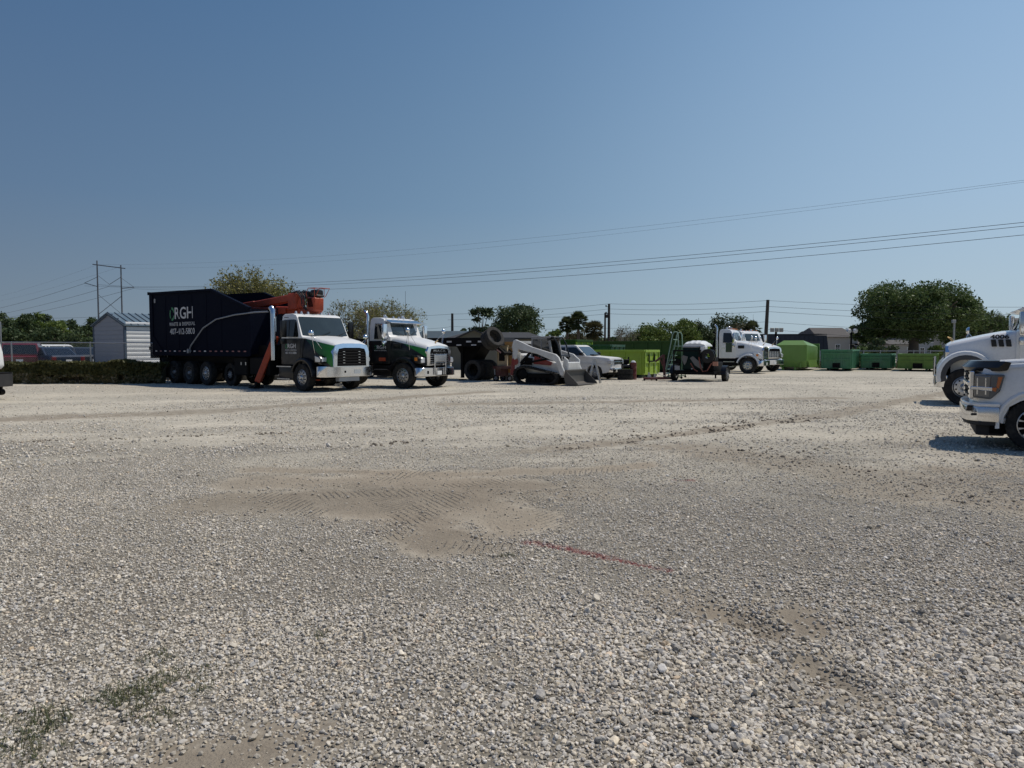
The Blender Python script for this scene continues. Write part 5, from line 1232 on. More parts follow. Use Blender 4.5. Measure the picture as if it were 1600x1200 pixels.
for x_, y_ in ((-.55, -.25), (-.55, .45), (.6, -.2), (.6, .35)):
    c_ = MB(); c_.cyl((x_ - .0, y_ - .03, .05), (x_, y_ + .03, .05), .05, n=10); c_.build('castor', BLACKM, t, 40)
t = thing('floor_jack', 'pale trolley jack lying low beside the engine hoist', 'jack', (X_(1018, 35.6), 35.6, 0), R(-10))
m = MB(); m.box(-.4, .3, -.14, .14, .05, .17, .02); m.build('jack_frame', HR, t)
m = MB(); m.prism([(-.2, .17), (.0, .17), (-.08, .40), (-.16, .42)], -.05, .05, 'y'); m.prism([(.1, .17), (.25, .17), (.16, .40)], -.05, .05, 'y'); m.each('lift_pad', STEEL, t)
for x_ in (-.35, .25): c_ = MB(); c_.cyl((x_, -.15, .05), (x_, .15, .05), .05, n=10); c_.build('roller', BLACKM, t, 40)

# rolling platform ladder
PG = mat('pale_green_paint', (.30, .42, .32), .5, dirt=.3)
t = thing('platform_ladder', 'tall pale green rolling platform ladder between the hoist and tank trailer', 'ladder', (X_(1037, 38.2), 38.2, 0), R(-20))
PGD = mat('green_ladder_steps', (.10, .22, .12), .5, dirt=.3)
m = MB()
for y_ in (-.05, 1.75):
    m.bar((0, y_, .05), (.55, y_, 1.75), .05, .05); m.bar((.95, y_, .05), (.95, y_, 1.75), .05, .05); m.bar((0, y_, .1), (.95, y_, .1), .05, .05)
m.each('base_frame', PGD, t)
for y_ in (-.05, 1.75):
    m = MB(); m.tube([(.12, y_, .5), (.46, y_, 2.36), (.55, y_, 2.5), (.68, y_, 2.5), (.74, y_, 2.36), (.78, y_, 1.7)], .028); m.build('handrail', PG, t, 40)
m = MB()
for k in range(6): f = (k + 1) / 7; m.box(.55 * f - .08, .55 * f + .1, 0, 1.7, 1.72 * f - .015, 1.72 * f + .015)
m.each('tread', PG, t)
m = MB(); m.box(.5, 1.0, -.02, 1.72, 1.73, 1.77); m.bar((.5, -.05, 2.1), (.5, 1.75, 2.1), .03, .03); m.build('platform', PG, t)
for x_ in (.02, .95):
    for y_ in (-.05, 1.75): c_ = MB(); c_.cyl((x_, y_ - .03, .06), (x_, y_ + .03, .06), .06, n=10); c_.build('castor', BLACKM, t, 40)

# tank trailer
G3 = G2
t = thing('tank_trailer', 'small trailer with dark green tank, white ribbed cover, engine and hose reel', 'trailer', place(1052, 35.2, 0, 0, G3), G3)
TK = mat('dark_tank', (.008, .022, .020), .6, dirt=.2, dirtcol=(.02, .03, .028), spec=.15)
m = MB()
m.box(-2.8, .1, .0, .1, .38, .5); m.box(-2.8, .1, 1.95, 2.05, .38, .5)
for x_ in (-2.8, -1.4, 0): m.box(x_, x_ + .1, .1, 1.95, .38, .48)
m.build('trailer_frame', BLACKM, t)
m = MB(); m.box(-2.7, .05, .1, 1.3, .5, .54); m.build('deck', BLACKM, t)
m = MB()
for x_, y_ in ((0, .0), (0, 1.3), (-2.6, 0), (-2.6, 1.3)): m.box(x_, x_ + .06, y_, y_ + .06, .5, 1.55)
m.box(0, .05, .06, 1.3, 1.47, 1.53); m.box(-2.6, 0, 0, .05, 1.5, 1.55); m.box(-2.6, 0, 1.3, 1.35, 1.5, 1.55); m.build('rack', BLACKM, t)
m = MB(); m.box(-1.5, -.15, .42, 1.22, .55, 1.72, .08, seg=2); tk = m.build('tank', TK, t, 35)
m = MB(); m.box(-1.52, -.13, .40, 1.24, 1.66, 1.72, .02); m.build('tank_rim', GREYP, tk, 35)
m = MB(); rg = []
for i in range(25):
    y_ = .42 + 1.1 * i / 24; h_ = .24 * max(1 - (abs(i / 24 - .5) * 2) ** 3, 0) ** .5 + .045 * abs(math.sin(i / 24 * math.pi * 4.5))
    rg.append([(-.15 - 1.3 * j / 6, y_, 1.73 + h_ * (1 - (abs(j / 6 - .5) * 2) ** 4 * .5)) for j in range(7)] + [(-1.45, y_, 1.72), (-.15, y_, 1.72)])
m.loft(rg); m.build('ribbed_cover', mat('white_cover', (.70, .72, .72), .5, dirt=.15), t, 50)
m = MB(); m.box(-.5, -.1, 1.3, 1.55, 1.45, 1.72, .02); m.build('white_canister', WHITE, t, 30)
SG = mat('grey_board', (.13, .13, .13), .6, dirt=.4)
m = MB(); m.prism([(.42, 1.2), (.52, 1.28), (.75, 1.22), (.68, .95), (.58, .8)], .055, .085, 'x'); m.prism([(.85, 1.15), (1.0, 1.24), (1.35, .95), (1.5, .7), (1.4, .62), (1.1, .8)], .055, .085, 'x'); m.each('side_board', SG, t)
m = MB(); m.box(-1.9, -.2, 1.42, 1.95, .5, .95, .05, seg=2); m.box(-1.2, -.5, 1.5, 1.9, .95, 1.2, .04); m.cyl((-.6, 1.7, 1.2), (-.6, 1.7, 1.38), .05); m.build('engine', BLACKM, t, 35)
m = MB(); m.lathe([(.12, -.16), (.34, -.16), (.34, -.12), (.16, -.11), (.16, .11), (.34, .12), (.34, .16), (.12, .16)], (-.25, 1.66, 1.25), (1, 0, 0), 24, closed=True)
m.lathe([(.17, -.1), (.29, -.08), (.30, .08), (.17, .1)], (-.25, 1.66, 1.25), (1, 0, 0), 24, closed=True); m.build('hose_reel', BLACK, t, 40)
m = MB(); m.box(-.02, .04, 1.95, 2.2, .78, .98); m.build('warning_plate', mat('faded_orange_plate', (.45, .20, .13), .6), t)
m = MB(); m.tube([(.1, 1.3, 1.2), (.12, 1.4, .7), (.12, 1.5, .5), (.05, 1.7, .55), (.05, 1.9, .9)], .03); m.tube([(.1, .9, .9), (.15, 1.1, .6), (.12, 1.25, .5)], .025); m.build('hose', mat('red_brown_hose', (.2, .05, .03), .6), t, 40)
m = MB(); m.box(0, .03, .08, .34, .56, .76); m.box(.0, .03, .9, .98, .6, .66); m.build('number_plate', GREYP, t)
w_ = wheel(t, (-.9, 2.32, .34), .34, .22, 1, 'grey'); w2_ = wheel(t, (-.9, -.22, .34), .34, .22, -1, 'grey')
m = MB()
for y_ in (2.32, -.22):
    rg = []
    for i in range(9):
        a = R(180 * i / 8); rg.append([(-.9 + math.cos(a) * r_, y_ + s_, .36 + math.sin(a) * r_) for r_, s_ in ((.40, -.13), (.42, -.13), (.42, .13), (.40, .13))])
    m.loft(rg)
m.each('mudguard', BLACK, t, 40)
m = MB(); m.bar((-.9, -.2, .34), (-.9, 2.3, .34), .07, .07); m.bar((-2.8, .1, .43), (-4.1, 1.0, .43), .08, .1); m.bar((-2.8, 1.95, .43), (-4.1, 1.05, .43), .08, .1); m.bar((-4.0, 1.02, .4), (-4.0, 1.02, .02), .07, .07); m.build('drawbar', BLACKM, t)
# ------------------------------------------------------------------ foliage tools
def leafmat(name, c0, c1, c2):
    b = NB(name); co = b.co(); n1 = b.noise(1.3, co, 4); n2 = b.noise(9, co, 3)
    c = b.ramp(b.math('MULTIPLY_ADD', n1, .6, b.math('MULTIPLY', n2, .4)), [(.32, c0), (.5, c1), (.68, c2)])
    b.P(Base_Color=c, Roughness=.55, Specular_IOR_Level=.25)
    tr = b.n('ShaderNodeBsdfTranslucent', i_0=c); mx = b.n('ShaderNodeMixShader', i_0=.22)
    b.t.links.new(b.b.outputs[0], mx.inputs[1]); b.t.links.new(tr.outputs[0], mx.inputs[2]); b.t.links.new(mx.outputs[0], b.out.inputs[0])
    return b.m
LF_OAK = leafmat('oak_leaves', (.05, .082, .028), (.095, .142, .046), (.165, .215, .075))
LF_MID = leafmat('mixed_leaves', (.06, .095, .02), (.12, .17, .038), (.20, .24, .065))
LF_DARK = leafmat('dark_leaves', (.038, .06, .025), (.062, .092, .037), (.11, .14, .058))
LF_YEL = leafmat('yellow_green_leaves', (.12, .12, .035), (.21, .20, .06), (.32, .29, .10))
LF_PALM = leafmat('palm_leaves', (.035, .05, .022), (.07, .09, .035), (.14, .155, .07))
LF_BRN = leafmat('brown_green_leaves', (.05, .05, .02), (.085, .08, .035), (.14, .12, .06))
BARK = mat('bark', (.13, .105, .08), .9, dirt=.5, bump=.6, dirtcol=(.06, .05, .04))
BARKG = mat('grey_bark', (.22, .20, .17), .9, dirt=.4)
def leafmesh(name, P_, size, material, parent, flat=.0, seed=0, up=.0):
    r_ = np.random.default_rng(seed); n = len(P_)
    a = r_.normal(size=(n, 3)); a /= np.linalg.norm(a, axis=1)[:, None]
    q = r_.normal(size=(n, 3)); q[:, 2] += up; q -= a * np.sum(a * q, 1)[:, None]; q /= np.linalg.norm(q, axis=1)[:, None]
    s_ = (size * np.exp(r_.normal(0, .3, n)))[:, None]
    V = np.stack([P_ - a * s_, P_ + q * s_ * .55, P_ + a * s_, P_ - q * s_ * .55], 1).reshape(-1, 3)
    me = bpy.data.meshes.new(name); np_mesh(me, V, np.arange(4 * n).reshape(-1, 4), 4); me.materials.append(material)
    o = bpy.data.objects.new(name, me); COL.objects.link(o); o.parent = parent; return o
def crown_points(H, W, z0, nb, per, seed, D=None, shape=1.0, hollow=.45):
    """clumps spread through an ellipsoid, leaves spread through each clump's outer part"""
    r_ = np.random.default_rng(seed); D = D or W; out = []
    zc, hz = (H + z0) / 2, (H - z0) / 2
    for i in range(nb):
        v = r_.normal(size=3); v /= np.linalg.norm(v); rad = r_.uniform(.35, .88) ** .7
        c = v * rad * np.array([W / 2, D / 2, hz]) ; 
        if shape > 1 and c[2] < 0: c[2] *= .8
        br_ = r_.uniform(.16, .30) * min(W, 2 * hz) * (1.1 - .35 * rad)
        d = r_.normal(size=(per, 3)); d /= np.linalg.norm(d, axis=1)[:, None]
        rr = r_.uniform(hollow, 1.05, per)[:, None] * (1 + .25 * r_.normal(size=(per, 1)) * .5)
        out.append(np.array([0, 0, zc]) + c + d * rr * br_ * np.array([1.15, 1.15, .85]))
    return np.concatenate(out)
def trunk(t, H, z0, W, r, seed, n=5, material=None, lean=0.0):
    rnd = random.Random(seed); m = MB()
    zf = z0 + (H - z0) * .25
    m.tube([(0, 0, -.1), (rnd.uniform(-.1, .1), 0, zf * .5), (lean, 0, zf)], [r * 1.25, r * .95, r * .8], 10)
    for i in range(n):
        a = 6.28 * i / n + rnd.random(); L = W * rnd.uniform(.22, .38); zz = zf + (H - zf) * rnd.uniform(.3, .7)
        b0 = zf * rnd.uniform(.6, 1)
        m.tube([(lean * b0 / zf, 0, b0), (lean + math.cos(a) * L * .45, math.sin(a) * L * .45, (b0 + zz) / 2), (lean + math.cos(a) * L, math.sin(a) * L, zz)], [r * .55, r * .35, r * .12], 7)
    m.build('trunk', material or BARK, t, 50)
def tree(name, label, px, top, width, Y, z0=1.0, mat_=None, nb=26, per=150, leaf=.13, seed=1, tr=.22, group='trees beyond the yard', D=None, zg=0, hollow=.45):
    W = width * Y / F; H = Z_(top, Y) - zg
    t = thing(name, label, 'tree', (X_(px, Y), Y, zg), 0, group)
    trunk(t, H, z0, W, tr, seed, n=9 if W > 9 else 5)
    leafmesh('crown', crown_points(H, W, z0, nb, per, seed, D, hollow=hollow), leaf, mat_ or LF_MID, t, seed=seed)
    return t
def twiggy(name, label, px, top, width, Y, seed, leafm, leaves=9000, group='trees beyond the yard', tr=.1, leaf=.07, base=.3, spread=1.0, barkm=None, depth=5):
    W = width * Y / F; H = Z_(top, Y); rnd = random.Random(seed); t = thing(name, label, 'tree', (X_(px, Y), Y, 0), 0, group)
    m = MB(); tips = []
    def grow(p, d, L, r, k):
        q = p + d * L; mid = p + d * L * .5 + Vector((rnd.gauss(0, .04), rnd.gauss(0, .04), 0)) * L
        m.tube([p, mid, q], [r, r * .85, r * .7], 5 if k < 3 else 4, cap=False)
        if k >= 2:
            for s_ in range(6): tips.append(p + (q - p) * rnd.random())
        if k == depth: return
        for _ in range(3 if k < 2 else rnd.choice((2, 3))):
            e = (d + Vector((rnd.gauss(0, .42), rnd.gauss(0, .42), rnd.gauss(.12, .2))) * spread).normalized()
            if e.z < .05: e.z = .15
            grow(q, e.normalized(), L * rnd.uniform(.68, .92), r * .62, k + 1)
    for i in range(5):
        a = 6.28 * i / 5 + rnd.random(); d = Vector((math.cos(a) * .5 * spread, math.sin(a) * .5 * spread, 1)).normalized()
        grow(Vector((0, 0, base)), d, H * .22, tr, 0)
    m.tube([(0, 0, -.1), (0, 0, base + .05)], [tr * 2.2, tr * 1.8], 8)
    V = np.array([v[:] if isinstance(v, Vector) else v for v in m.v]); mx = V.max(0); mn = V.min(0)
    TP = np.array([p[:] for p in tips]); lo_, hi_ = np.percentile(TP, 3, 0), np.percentile(TP, 97, 0); sc = np.array([W / (hi_[0] - lo_[0]), W / (hi_[1] - lo_[1]), H / mx[2]]); off = np.array([-(mx[0] + mn[0]) / 2 * sc[0] * .0, 0, 0])
    m.v = [tuple(np.array(v) * sc + off) for v in V]
    m.build('branches', barkm or BARKG, t)
    r_ = np.random.default_rng(seed); T = np.array([p[:] for p in tips]) * sc
    idx = r_.integers(0, len(T), leaves); leafmesh('crown', T[idx] + r_.normal(0, .16, (leaves, 3)), leaf, leafm, t, seed=seed)
    return t
def palm(name, label, px, top, width, Y, seed, n=85, mat_=None, group='cabbage palms beyond the yard', skirt=True):
    W = width * Y / F; H = Z_(top, Y); t = thing(name, label, 'palm tree', (X_(px, Y), Y, 0), 0, group); rnd = random.Random(seed)
    Rr = W / 2; zc = H - Rr * .95
    m = MB(); m.tube([(0, 0, -.1), (.05, 0, zc * .5), (0, 0, zc)], [.22, .18, .16], 9); m.build('trunk', BARK, t, 50)
    fr_ = MB()
    for i in range(n):
        a = rnd.random() * 6.28; e = R(rnd.uniform(-55, 85)); L = Rr * rnd.uniform(.8, 1.05)
        d = Vector((math.cos(a) * math.cos(e), math.sin(a) * math.cos(e), math.sin(e))); c = Vector((0, 0, zc)) + d * L * .55
        side = d.cross(Vector((0, 0, 1))).normalized(); up_ = side.cross(d)
        fr_.bar(Vector((0, 0, zc)), c, .03, .03)
        for k in range(15):   # fan blades
            f = (k / 14 * 2 - 1) * 1.25; dd = (d * math.cos(f) + side * math.sin(f) - Vector((0, 0, .25 * abs(f)))).normalized(); l = L * .5 * rnd.uniform(.8, 1.05); w_ = .035 * (1 + W / 6)
            q = dd.cross(up_).normalized() * w_
            e_ = c + dd * l - Vector((0, 0, .12 * l)); mm = c + dd * l * .5
            fr_.add([tuple(c), tuple(mm + q), tuple(e_), tuple(mm - q)], [(0, 1, 2, 3)])
    fr_.build('fronds', mat_ or LF_PALM, t)
    return t

# ------------------------------------------------------------------ hedge, chain-link fence, shed at the left
HY0, HY1 = 32.0, 33.6
t = thing('hedge', 'clipped low hedge with dry lower leaves along the chain-link fence', 'hedge', (0, 0, 0))
r_ = np.random.default_rng(5); n = 62000; x0, x1 = X_(-25, 32), X_(262, 33)
hx = r_.uniform(x0, x1, n); yc = 32.7 + .0 * hx; hh = 1.0 + .14 * (fbm(hx * 1.5, hx * 0, 3) - .5) * 2
s_ = r_.random(n); face = r_.random(n)
hy = np.where(face < .55, yc - .5 + np.abs(r_.normal(0, .10, n)), yc + r_.uniform(-.5, .5, n)) + .15 * (fbm(hx * 2.5, s_ * 3, 3) - .5)
hz = np.where(face < .55, s_ * hh, hh - np.abs(r_.normal(0, .07, n)))
dens = fbm(hx * 2.2, hz * 4, 3); k = (dens + .25 * (hz > .45) + .1) > .50; P3 = np.stack([hx, hy, hz], 1)[k]
lo = (P3[:, 2] < .42 + .25 * (fbm(P3[:, 0] * 1.5, P3[:, 0] * 0 + 4, 3) - .5)) & (r_.random(len(P3)) < .7)
leafmesh('foliage', P3[~lo], .06, leafmat('hedge_leaves', (.05, .058, .02), (.10, .10, .038), (.18, .165, .07)), t, seed=3)
leafmesh('dry_foliage', P3[lo][::2], .06, leafmat('hedge_dry_leaves', (.13, .11, .055), (.22, .18, .10), (.45, .4, .3)), t, seed=4)
m = MB(); rnd = random.Random(2)
for i in range(170):
    x_ = x0 + (x1 - x0) * i / 170; m.tube([(x_, 32.7 + rnd.uniform(-.2, .2), -.05), (x_ + rnd.uniform(-.1, .1), 32.6, .5), (x_ + rnd.uniform(-.2, .2), 32.6 + rnd.uniform(-.3, .3), .92)], [.02, .015, .008], 4)
m.build('stems', BARK, t)
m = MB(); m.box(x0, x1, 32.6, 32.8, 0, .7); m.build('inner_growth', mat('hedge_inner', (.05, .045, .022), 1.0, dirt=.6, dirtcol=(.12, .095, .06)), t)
# litter under the hedge
m = MB()
for i in range(60): x_ = rnd.uniform(x0, x1); m.box(x_, x_ + rnd.uniform(.03, .12), 32.02 + rnd.random() * .15, 32.12 + rnd.random() * .15, 0, rnd.uniform(.01, .05))
tag(m.build('leaf_litter', mat('pale_litter', (.35, .33, .28), .9, dirt=.5)), 'pale scraps and dead leaves along the foot of the hedge', 'litter', kind='stuff')
# chain-link fence
FY = 34.2; t = thing('chain_link_fence', 'galvanised chain-link fence with top rail behind the hedge', 'fence', (0, 0, 0))
fx0, fx1 = X_(-40, FY), X_(262, FY); RZ = 1.93
m = MB(); m.cyl((fx0, FY, RZ), (fx1, FY, RZ - .06), .024, n=8); m.build('top_rail', STEEL, t, 40)
m = MB()
for px_ in (-22, 19, 142, 262): m.cyl((X_(px_, FY), FY, 0), (X_(px_, FY), FY, RZ + .02), .032, n=10)
m.each('post', STEEL, t, 40)
b = NB('chain_link'); co = b.co(); q = b.n('ShaderNodeSeparateXYZ', i_0=co).outputs
def diag(sg): return b.math('LESS_THAN', b.math('ABSOLUTE', b.math('SUBTRACT', b.math('FRACT', b.math('MULTIPLY', b.math('ADD', q[0], b.math('MULTIPLY', q[2], sg)), 11.0)), .5)), .035)
wire = b.math('MAXIMUM', diag(1.0), diag(-1.0)); b.P(Base_Color=(.35, .36, .37, 1), Roughness=.4, Metallic=.8, Alpha=wire)
m = MB(); m.add([(fx0, FY - .02, .05), (fx1, FY - .02, .05), (fx1, FY - .02, RZ - .05), (fx0, FY - .02, RZ + .01)], [(0, 1, 2, 3)]); m.build('wire_mesh', b.m, t)
m = MB(); m.cyl((X_(3, 34.2), FY, 0), (X_(3, 34.2), FY, 2.9), .03, n=8); tag(m.build('steel_pole', STEEL, None, 40), 'thin steel pole rising above the fence at the left edge', 'pole')
# shed
SHW = mat('white_siding', (.80, .80, .78), .45, dirt=.15, dirtcol=(.45, .43, .4)); SHG = mat('shaded_siding', (.30, .32, .36), .5, dirt=.2, dirtcol=(.25, .26, .28)); TRIM = mat('slate_blue_trim', (.05, .08, .12), .45, dirt=.2)  # gable siding darker and bluer than the side: its shade is in the colour
rz = GRID; Wd, Lg = 2.9, 5.0; eave, ridge = 2.86, 3.46
t = thing('garden_shed', 'small metal shed with white ribbed side and blue-grey roof behind the fence', 'shed', up(place(196, 37.0, 0, 0, rz), 0), rz)
def siding(m, fn, z0, z1, x0, x1):
    z = z0
    while z < z1 - .02:
        m.loft([[fn(x0, z, 0), fn(x0, z + .09, .022), fn(x0, z + .18, .022), fn(x0, z + .20, 0)], [fn(x1, z, 0), fn(x1, z + .09, .022), fn(x1, z + .18, .022), fn(x1, z + .20, 0)]], cap=False, closed=False); z += .225
m = MB(); m.prism([(-Wd, 0), (0, 0), (0, eave), (-Wd / 2, ridge - .04), (-Wd, eave)], .001, Lg, 'y'); m.build('wall', SHG, t)
m = MB(); siding(m, lambda a, z, o: (.002 + o, a, z), .1, eave, .06, Lg - .06); m.build('side_cladding', SHW, t)
m = MB()
z = .1
while z < ridge - .15:
    xa = 0 if z < eave else (z - eave) / (ridge - eave) * Wd / 2
    m.box(-Wd + xa + .08, -xa - .08, -.014, .0, z, z + .19, .004); z += .225
m.build('gable_cladding', SHG, t)
m = MB(); m.box(-.08, .04, -.03, .08, 0, eave); m.box(-Wd - .03, -Wd + .08, -.03, .06, 0, eave); m.bar((0.04, -.04, eave - .02), (-Wd / 2, -.04, ridge), .06, .16); m.bar((-Wd - .04, -.04, eave - .02), (-Wd / 2, -.04, ridge), .06, .16); m.bar((.05, -.02, eave - .03), (.05, Lg, eave - .03), .05, .12); m.build('trim', TRIM, t)
RF = mat('pale_blue_roof', (.14, .20, .24), .4, .3, dirt=.25, dirtcol=(.3, .3, .28))
m = MB()
for s in (0, 1):
    A = [(.12, eave - .06), (-Wd / 2, ridge + .02), (-Wd / 2, ridge + .06), (.12, eave - .02)] if s == 0 else [(-Wd - .12, eave - .06), (-Wd / 2, ridge + .02), (-Wd / 2, ridge + .06), (-Wd - .12, eave - .02)]
    m.prism(A, -.10, Lg + .1, 'y')
rf = m.build('roof', RF, t)
m = MB()
for k in range(14): y_ = -.05 + k * .38; m.bar((.12, y_, eave + .0), (-Wd / 2, y_, ridge + .08), .04, .04)
m.build('roof_seam', TRIM, rf)

# ------------------------------------------------------------------ houses and far buildings
def house(label, px, Y, rz, W, D, eave, ridge, wallm, roofm, name='house', cat='house', gable_front=False, windows=(), group=None, over=.35, hip=0.0):
    t = thing(name, label, cat, (X_(px, Y), Y, 0), rz, group)
    m = MB(); m.box(-W / 2, W / 2, 0, D, 0, eave); m.build('wall', wallm, t)
    m = MB()
    if gable_front:
        m.prism([(-W / 2 - over, eave - .1), (W / 2 + over, eave - .1), (W / 2 + over, eave + .05), (0, ridge), (-W / 2 - over, eave + .05)], -over, D + over, 'y')
    else:
        h = hip
        m.loft([[(-W / 2 - over, -over, eave), (W / 2 + over, -over, eave), (W / 2 + over, D + over, eave), (-W / 2 - over, D + over, eave)], [(-W / 2 - over, -over, eave + .12), (W / 2 + over, -over, eave + .12), (W / 2 + over, D + over, eave + .12), (-W / 2 - over, D + over, eave + .12)],
                [(-W / 2 - over + h, D / 2 - .01, ridge), (W / 2 + over - h, D / 2 - .01, ridge), (W / 2 + over - h, D / 2 + .01, ridge), (-W / 2 - over + h, D / 2 + .01, ridge)]])
    m.build('roof', roofm, t)
    for (wx, wz, ww, wh) in windows:
        m = MB(); m.box(wx - ww / 2 - .08, wx + ww / 2 + .08, -.05, -.002, wz - .08, wz + wh + .08); w_ = m.build('window', WHITE, t)
        m = MB(); m.box(wx - ww / 2, wx - .02, -.06, -.052, wz, wz + wh * .48); m.box(wx + .02, wx + ww / 2, -.06, -.052, wz, wz + wh * .48); m.box(wx - ww / 2, wx - .02, -.06, -.052, wz + wh * .52, wz + wh); m.box(wx + .02, wx + ww / 2, -.06, -.052, wz + wh * .52, wz + wh); m.build('pane', GLASSD, w_)
    return t
SHGL = mat('grey_shingles', (.035, .035, .037), .9, dirt=.5, bump=.5, bscale=12, dirtcol=(.05, .05, .05)); SHGL2 = mat('brown_shingles', (.10, .09, .082), .9, dirt=.4, bump=.4, bscale=12, dirtcol=(.07, .065, .06))
STUC = mat('greige_stucco', (.13, .125, .10), .8, dirt=.2, dirtcol=(.1, .095, .08)); CREAM = mat('cream_siding', (.30, .29, .27), .8, dirt=.15); LGREY = mat('light_grey_siding', (.27, .285, .30), .8, dirt=.15); NVY = mat('navy_cladding', (.010, .016, .030), .55, dirt=.3, dirtcol=(.02, .028, .045)); MRF = mat('blue_metal_roof', (.06, .085, .095), .5, .2, dirt=.3)
h1 = house('low grey-green house with dark shingle roof and white window behind the tyres', 775, 56, R(0), 7.0, 9, 2.35, 3.0, STUC, SHGL, hip=1.2, windows=[(-1.55, .95, .5, .7)])
t = thing('house', 'small grey gabled shed house beside the larger shingle-roofed house', 'house', (X_(745, 54.6), 54.6, 0), 0)
m = MB(); m.box(-1.9, 1.5, 0, 1.2, 0, 2.2); m.prism([(-1.9, 2.2), (1.5, 2.2), (-.2, 3.0)], .001, 1.2, 'y'); m.build('wall', STUC, t)
m = MB(); m.prism([(-2.2, 2.1), (-.2, 3.0), (1.8, 2.1), (1.8, 2.2), (-.2, 3.12), (-2.2, 2.2)], -.3, 1.3, 'y'); m.build('roof', SHGL, t)
m = MB(); m.box(-.25, .40, -.05, -.002, .80, 1.72); w_ = m.build('window', WHITE, t)
m = MB()
for a in (-.17, .095):
    for c_ in (.88, 1.3): m.box(a, a + .225, -.06, -.052, c_, c_ + .34)
m.build('pane', GLASSD, w_)
house('long low building with blue-grey metal roof behind the green truck', 690, 82, R(-5), 6.6, 8, 2.7, 3.75, STUC, MRF, hip=.5)
house('second building with blue-grey metal roof, right of the first behind the trailer', 733, 88, R(8), 3.8, 7, 2.8, 3.7, STUC, MRF, gable_front=True)
# navy building
t = thing('navy_building', 'flat dark navy metal building behind the closed green container', 'building', (X_(1245, 72), 72, 0), 0)
m = MB(); m.prism([(-3.9, 0), (3.35, 0), (2.98, 2.95), (-3.7, 3.02)], 0, 6, 'y'); m.build('wall', NVY, t)
m = MB()
for k in range(14): m.box(-3.6 + k * .48, -3.57 + k * .48, -.03, -.001, .1, 2.85)
m.box(-3.75, 2.98, -.06, 6.05, 3.03, 3.10); m.build('roof_edge', NVY, t)
# apartments
def wins(x0, x1, nx, zs, ww=.9, wh=1.4): return [(x0 + (x1 - x0) * i / max(nx - 1, 1), z, ww, wh) for i in range(nx) for z in zs]
AG = 'apartment buildings behind the oaks'
house('cream apartment building with brown hipped roof left of the big oak', 1308, 150, 0, 8.5, 12, 4.0, 6.2, CREAM, SHGL2, 'apartment_building', 'building', windows=wins(-3, 3, 3, (1.0,), .9, 1.5) , group=AG, hip=1)
house('brown-roofed wing stepping down behind the navy building', 1283, 158, 0, 5.0, 10, 3.9, 5.6, CREAM, SHGL2, 'apartment_building', 'building', group=AG, hip=.5)
house('lowest brown roof at the far left of the apartment row', 1266, 165, 0, 5.5, 10, 3.6, 5.0, CREAM, SHGL2, 'apartment_building', 'building', group=AG, hip=.5)
house('cream building glimpsed below the left side of the oak crown', 1350, 150, 0, 5.5, 10, 2.6, 3.3, CREAM, SHGL2, 'apartment_building', 'building', windows=wins(-1.8, 1.8, 2, (.8,)), group=AG)
house('light grey apartment block seen right of the oak trunk', 1440, 150, 0, 10.5, 12, 4.5, 6.2, LGREY, SHGL2, 'apartment_building', 'building', windows=wins(-4.2, 4.2, 5, (.6, 3.0), .8, 1.2), group=AG)
house('cream building between the oak trunk and the green container', 1410, 140, 0, 5.0, 10, 2.4, 3.4, CREAM, SHGL2, 'apartment_building', 'building', windows=wins(-1.2, 1.2, 2, (1.0,), .6, .8), group=AG)
house('tan-roofed building rising above the bonnet of truck 4006', 1600, 95, 0, 12.5, 10, 4.4, 5.9, CREAM, SHGL2, 'apartment_building', 'building', group=AG, hip=.6)

# ------------------------------------------------------------------ trees
twiggy('crape_tree', 'yellow-green brushy tree rising behind the high debris box', 397, 419, 112, 58, 11, LF_YEL, 15000, leaf=.085, depth=6, spread=1.1)
twiggy('crape_tree', 'half-bare brushy tree between the grapple truck and the green truck', 588, 462, 118, 56, 23, LF_YEL, 9000, leaf=.065, depth=6)
tree('bushy_tree', 'dense leafy shrub tree low between the two truck cabs', 560, 503, 96, 60, .2, LF_BRN, 24, 180, .12, 5)
tree('loose_tree', 'loose-crowned tree with pale leaning trunk above the shingle roof', 752, 473, 38, 74, 2.6, LF_DARK, 12, 130, .14, 31, .12, hollow=.2)
tree('leafy_tree', 'dense green tree right above the shingle-roofed house', 804, 465, 76, 72, 1.2, LF_DARK, 34, 380, .11, 32, hollow=.3)
tree('small_tree', 'small dark tree top showing over the metal roofs', 722, 508, 22, 95, 1.2, LF_DARK, 10, 110, .14, 33)
tree('small_tree', 'low green tree top between the leafy tree and the palms', 868, 514, 36, 90, .5, LF_MID, 12, 140, .15, 34)
palm('cabbage_palm', 'tall cabbage palm with round dark head left of the utility pole', 903, 485, 38, 84, 41, 95)
palm('cabbage_palm', 'cabbage palm just left of and below the tallest palm', 886, 493, 32, 86, 42)
palm('cabbage_palm', 'brownish broad palm right of the tall palm, next to the pole', 928, 499, 38, 82, 43, 95, LF_BRN)
tree('bushy_tree', 'brown-green bushy undergrowth below the three palms', 912, 516, 74, 88, .1, LF_BRN, 24, 150, .14, 35)
twiggy('bare_tree', 'nearly bare grey tree right of the wooden utility pole', 976, 503, 34, 80, 51, LF_BRN, 500, leaf=.08, tr=.05)
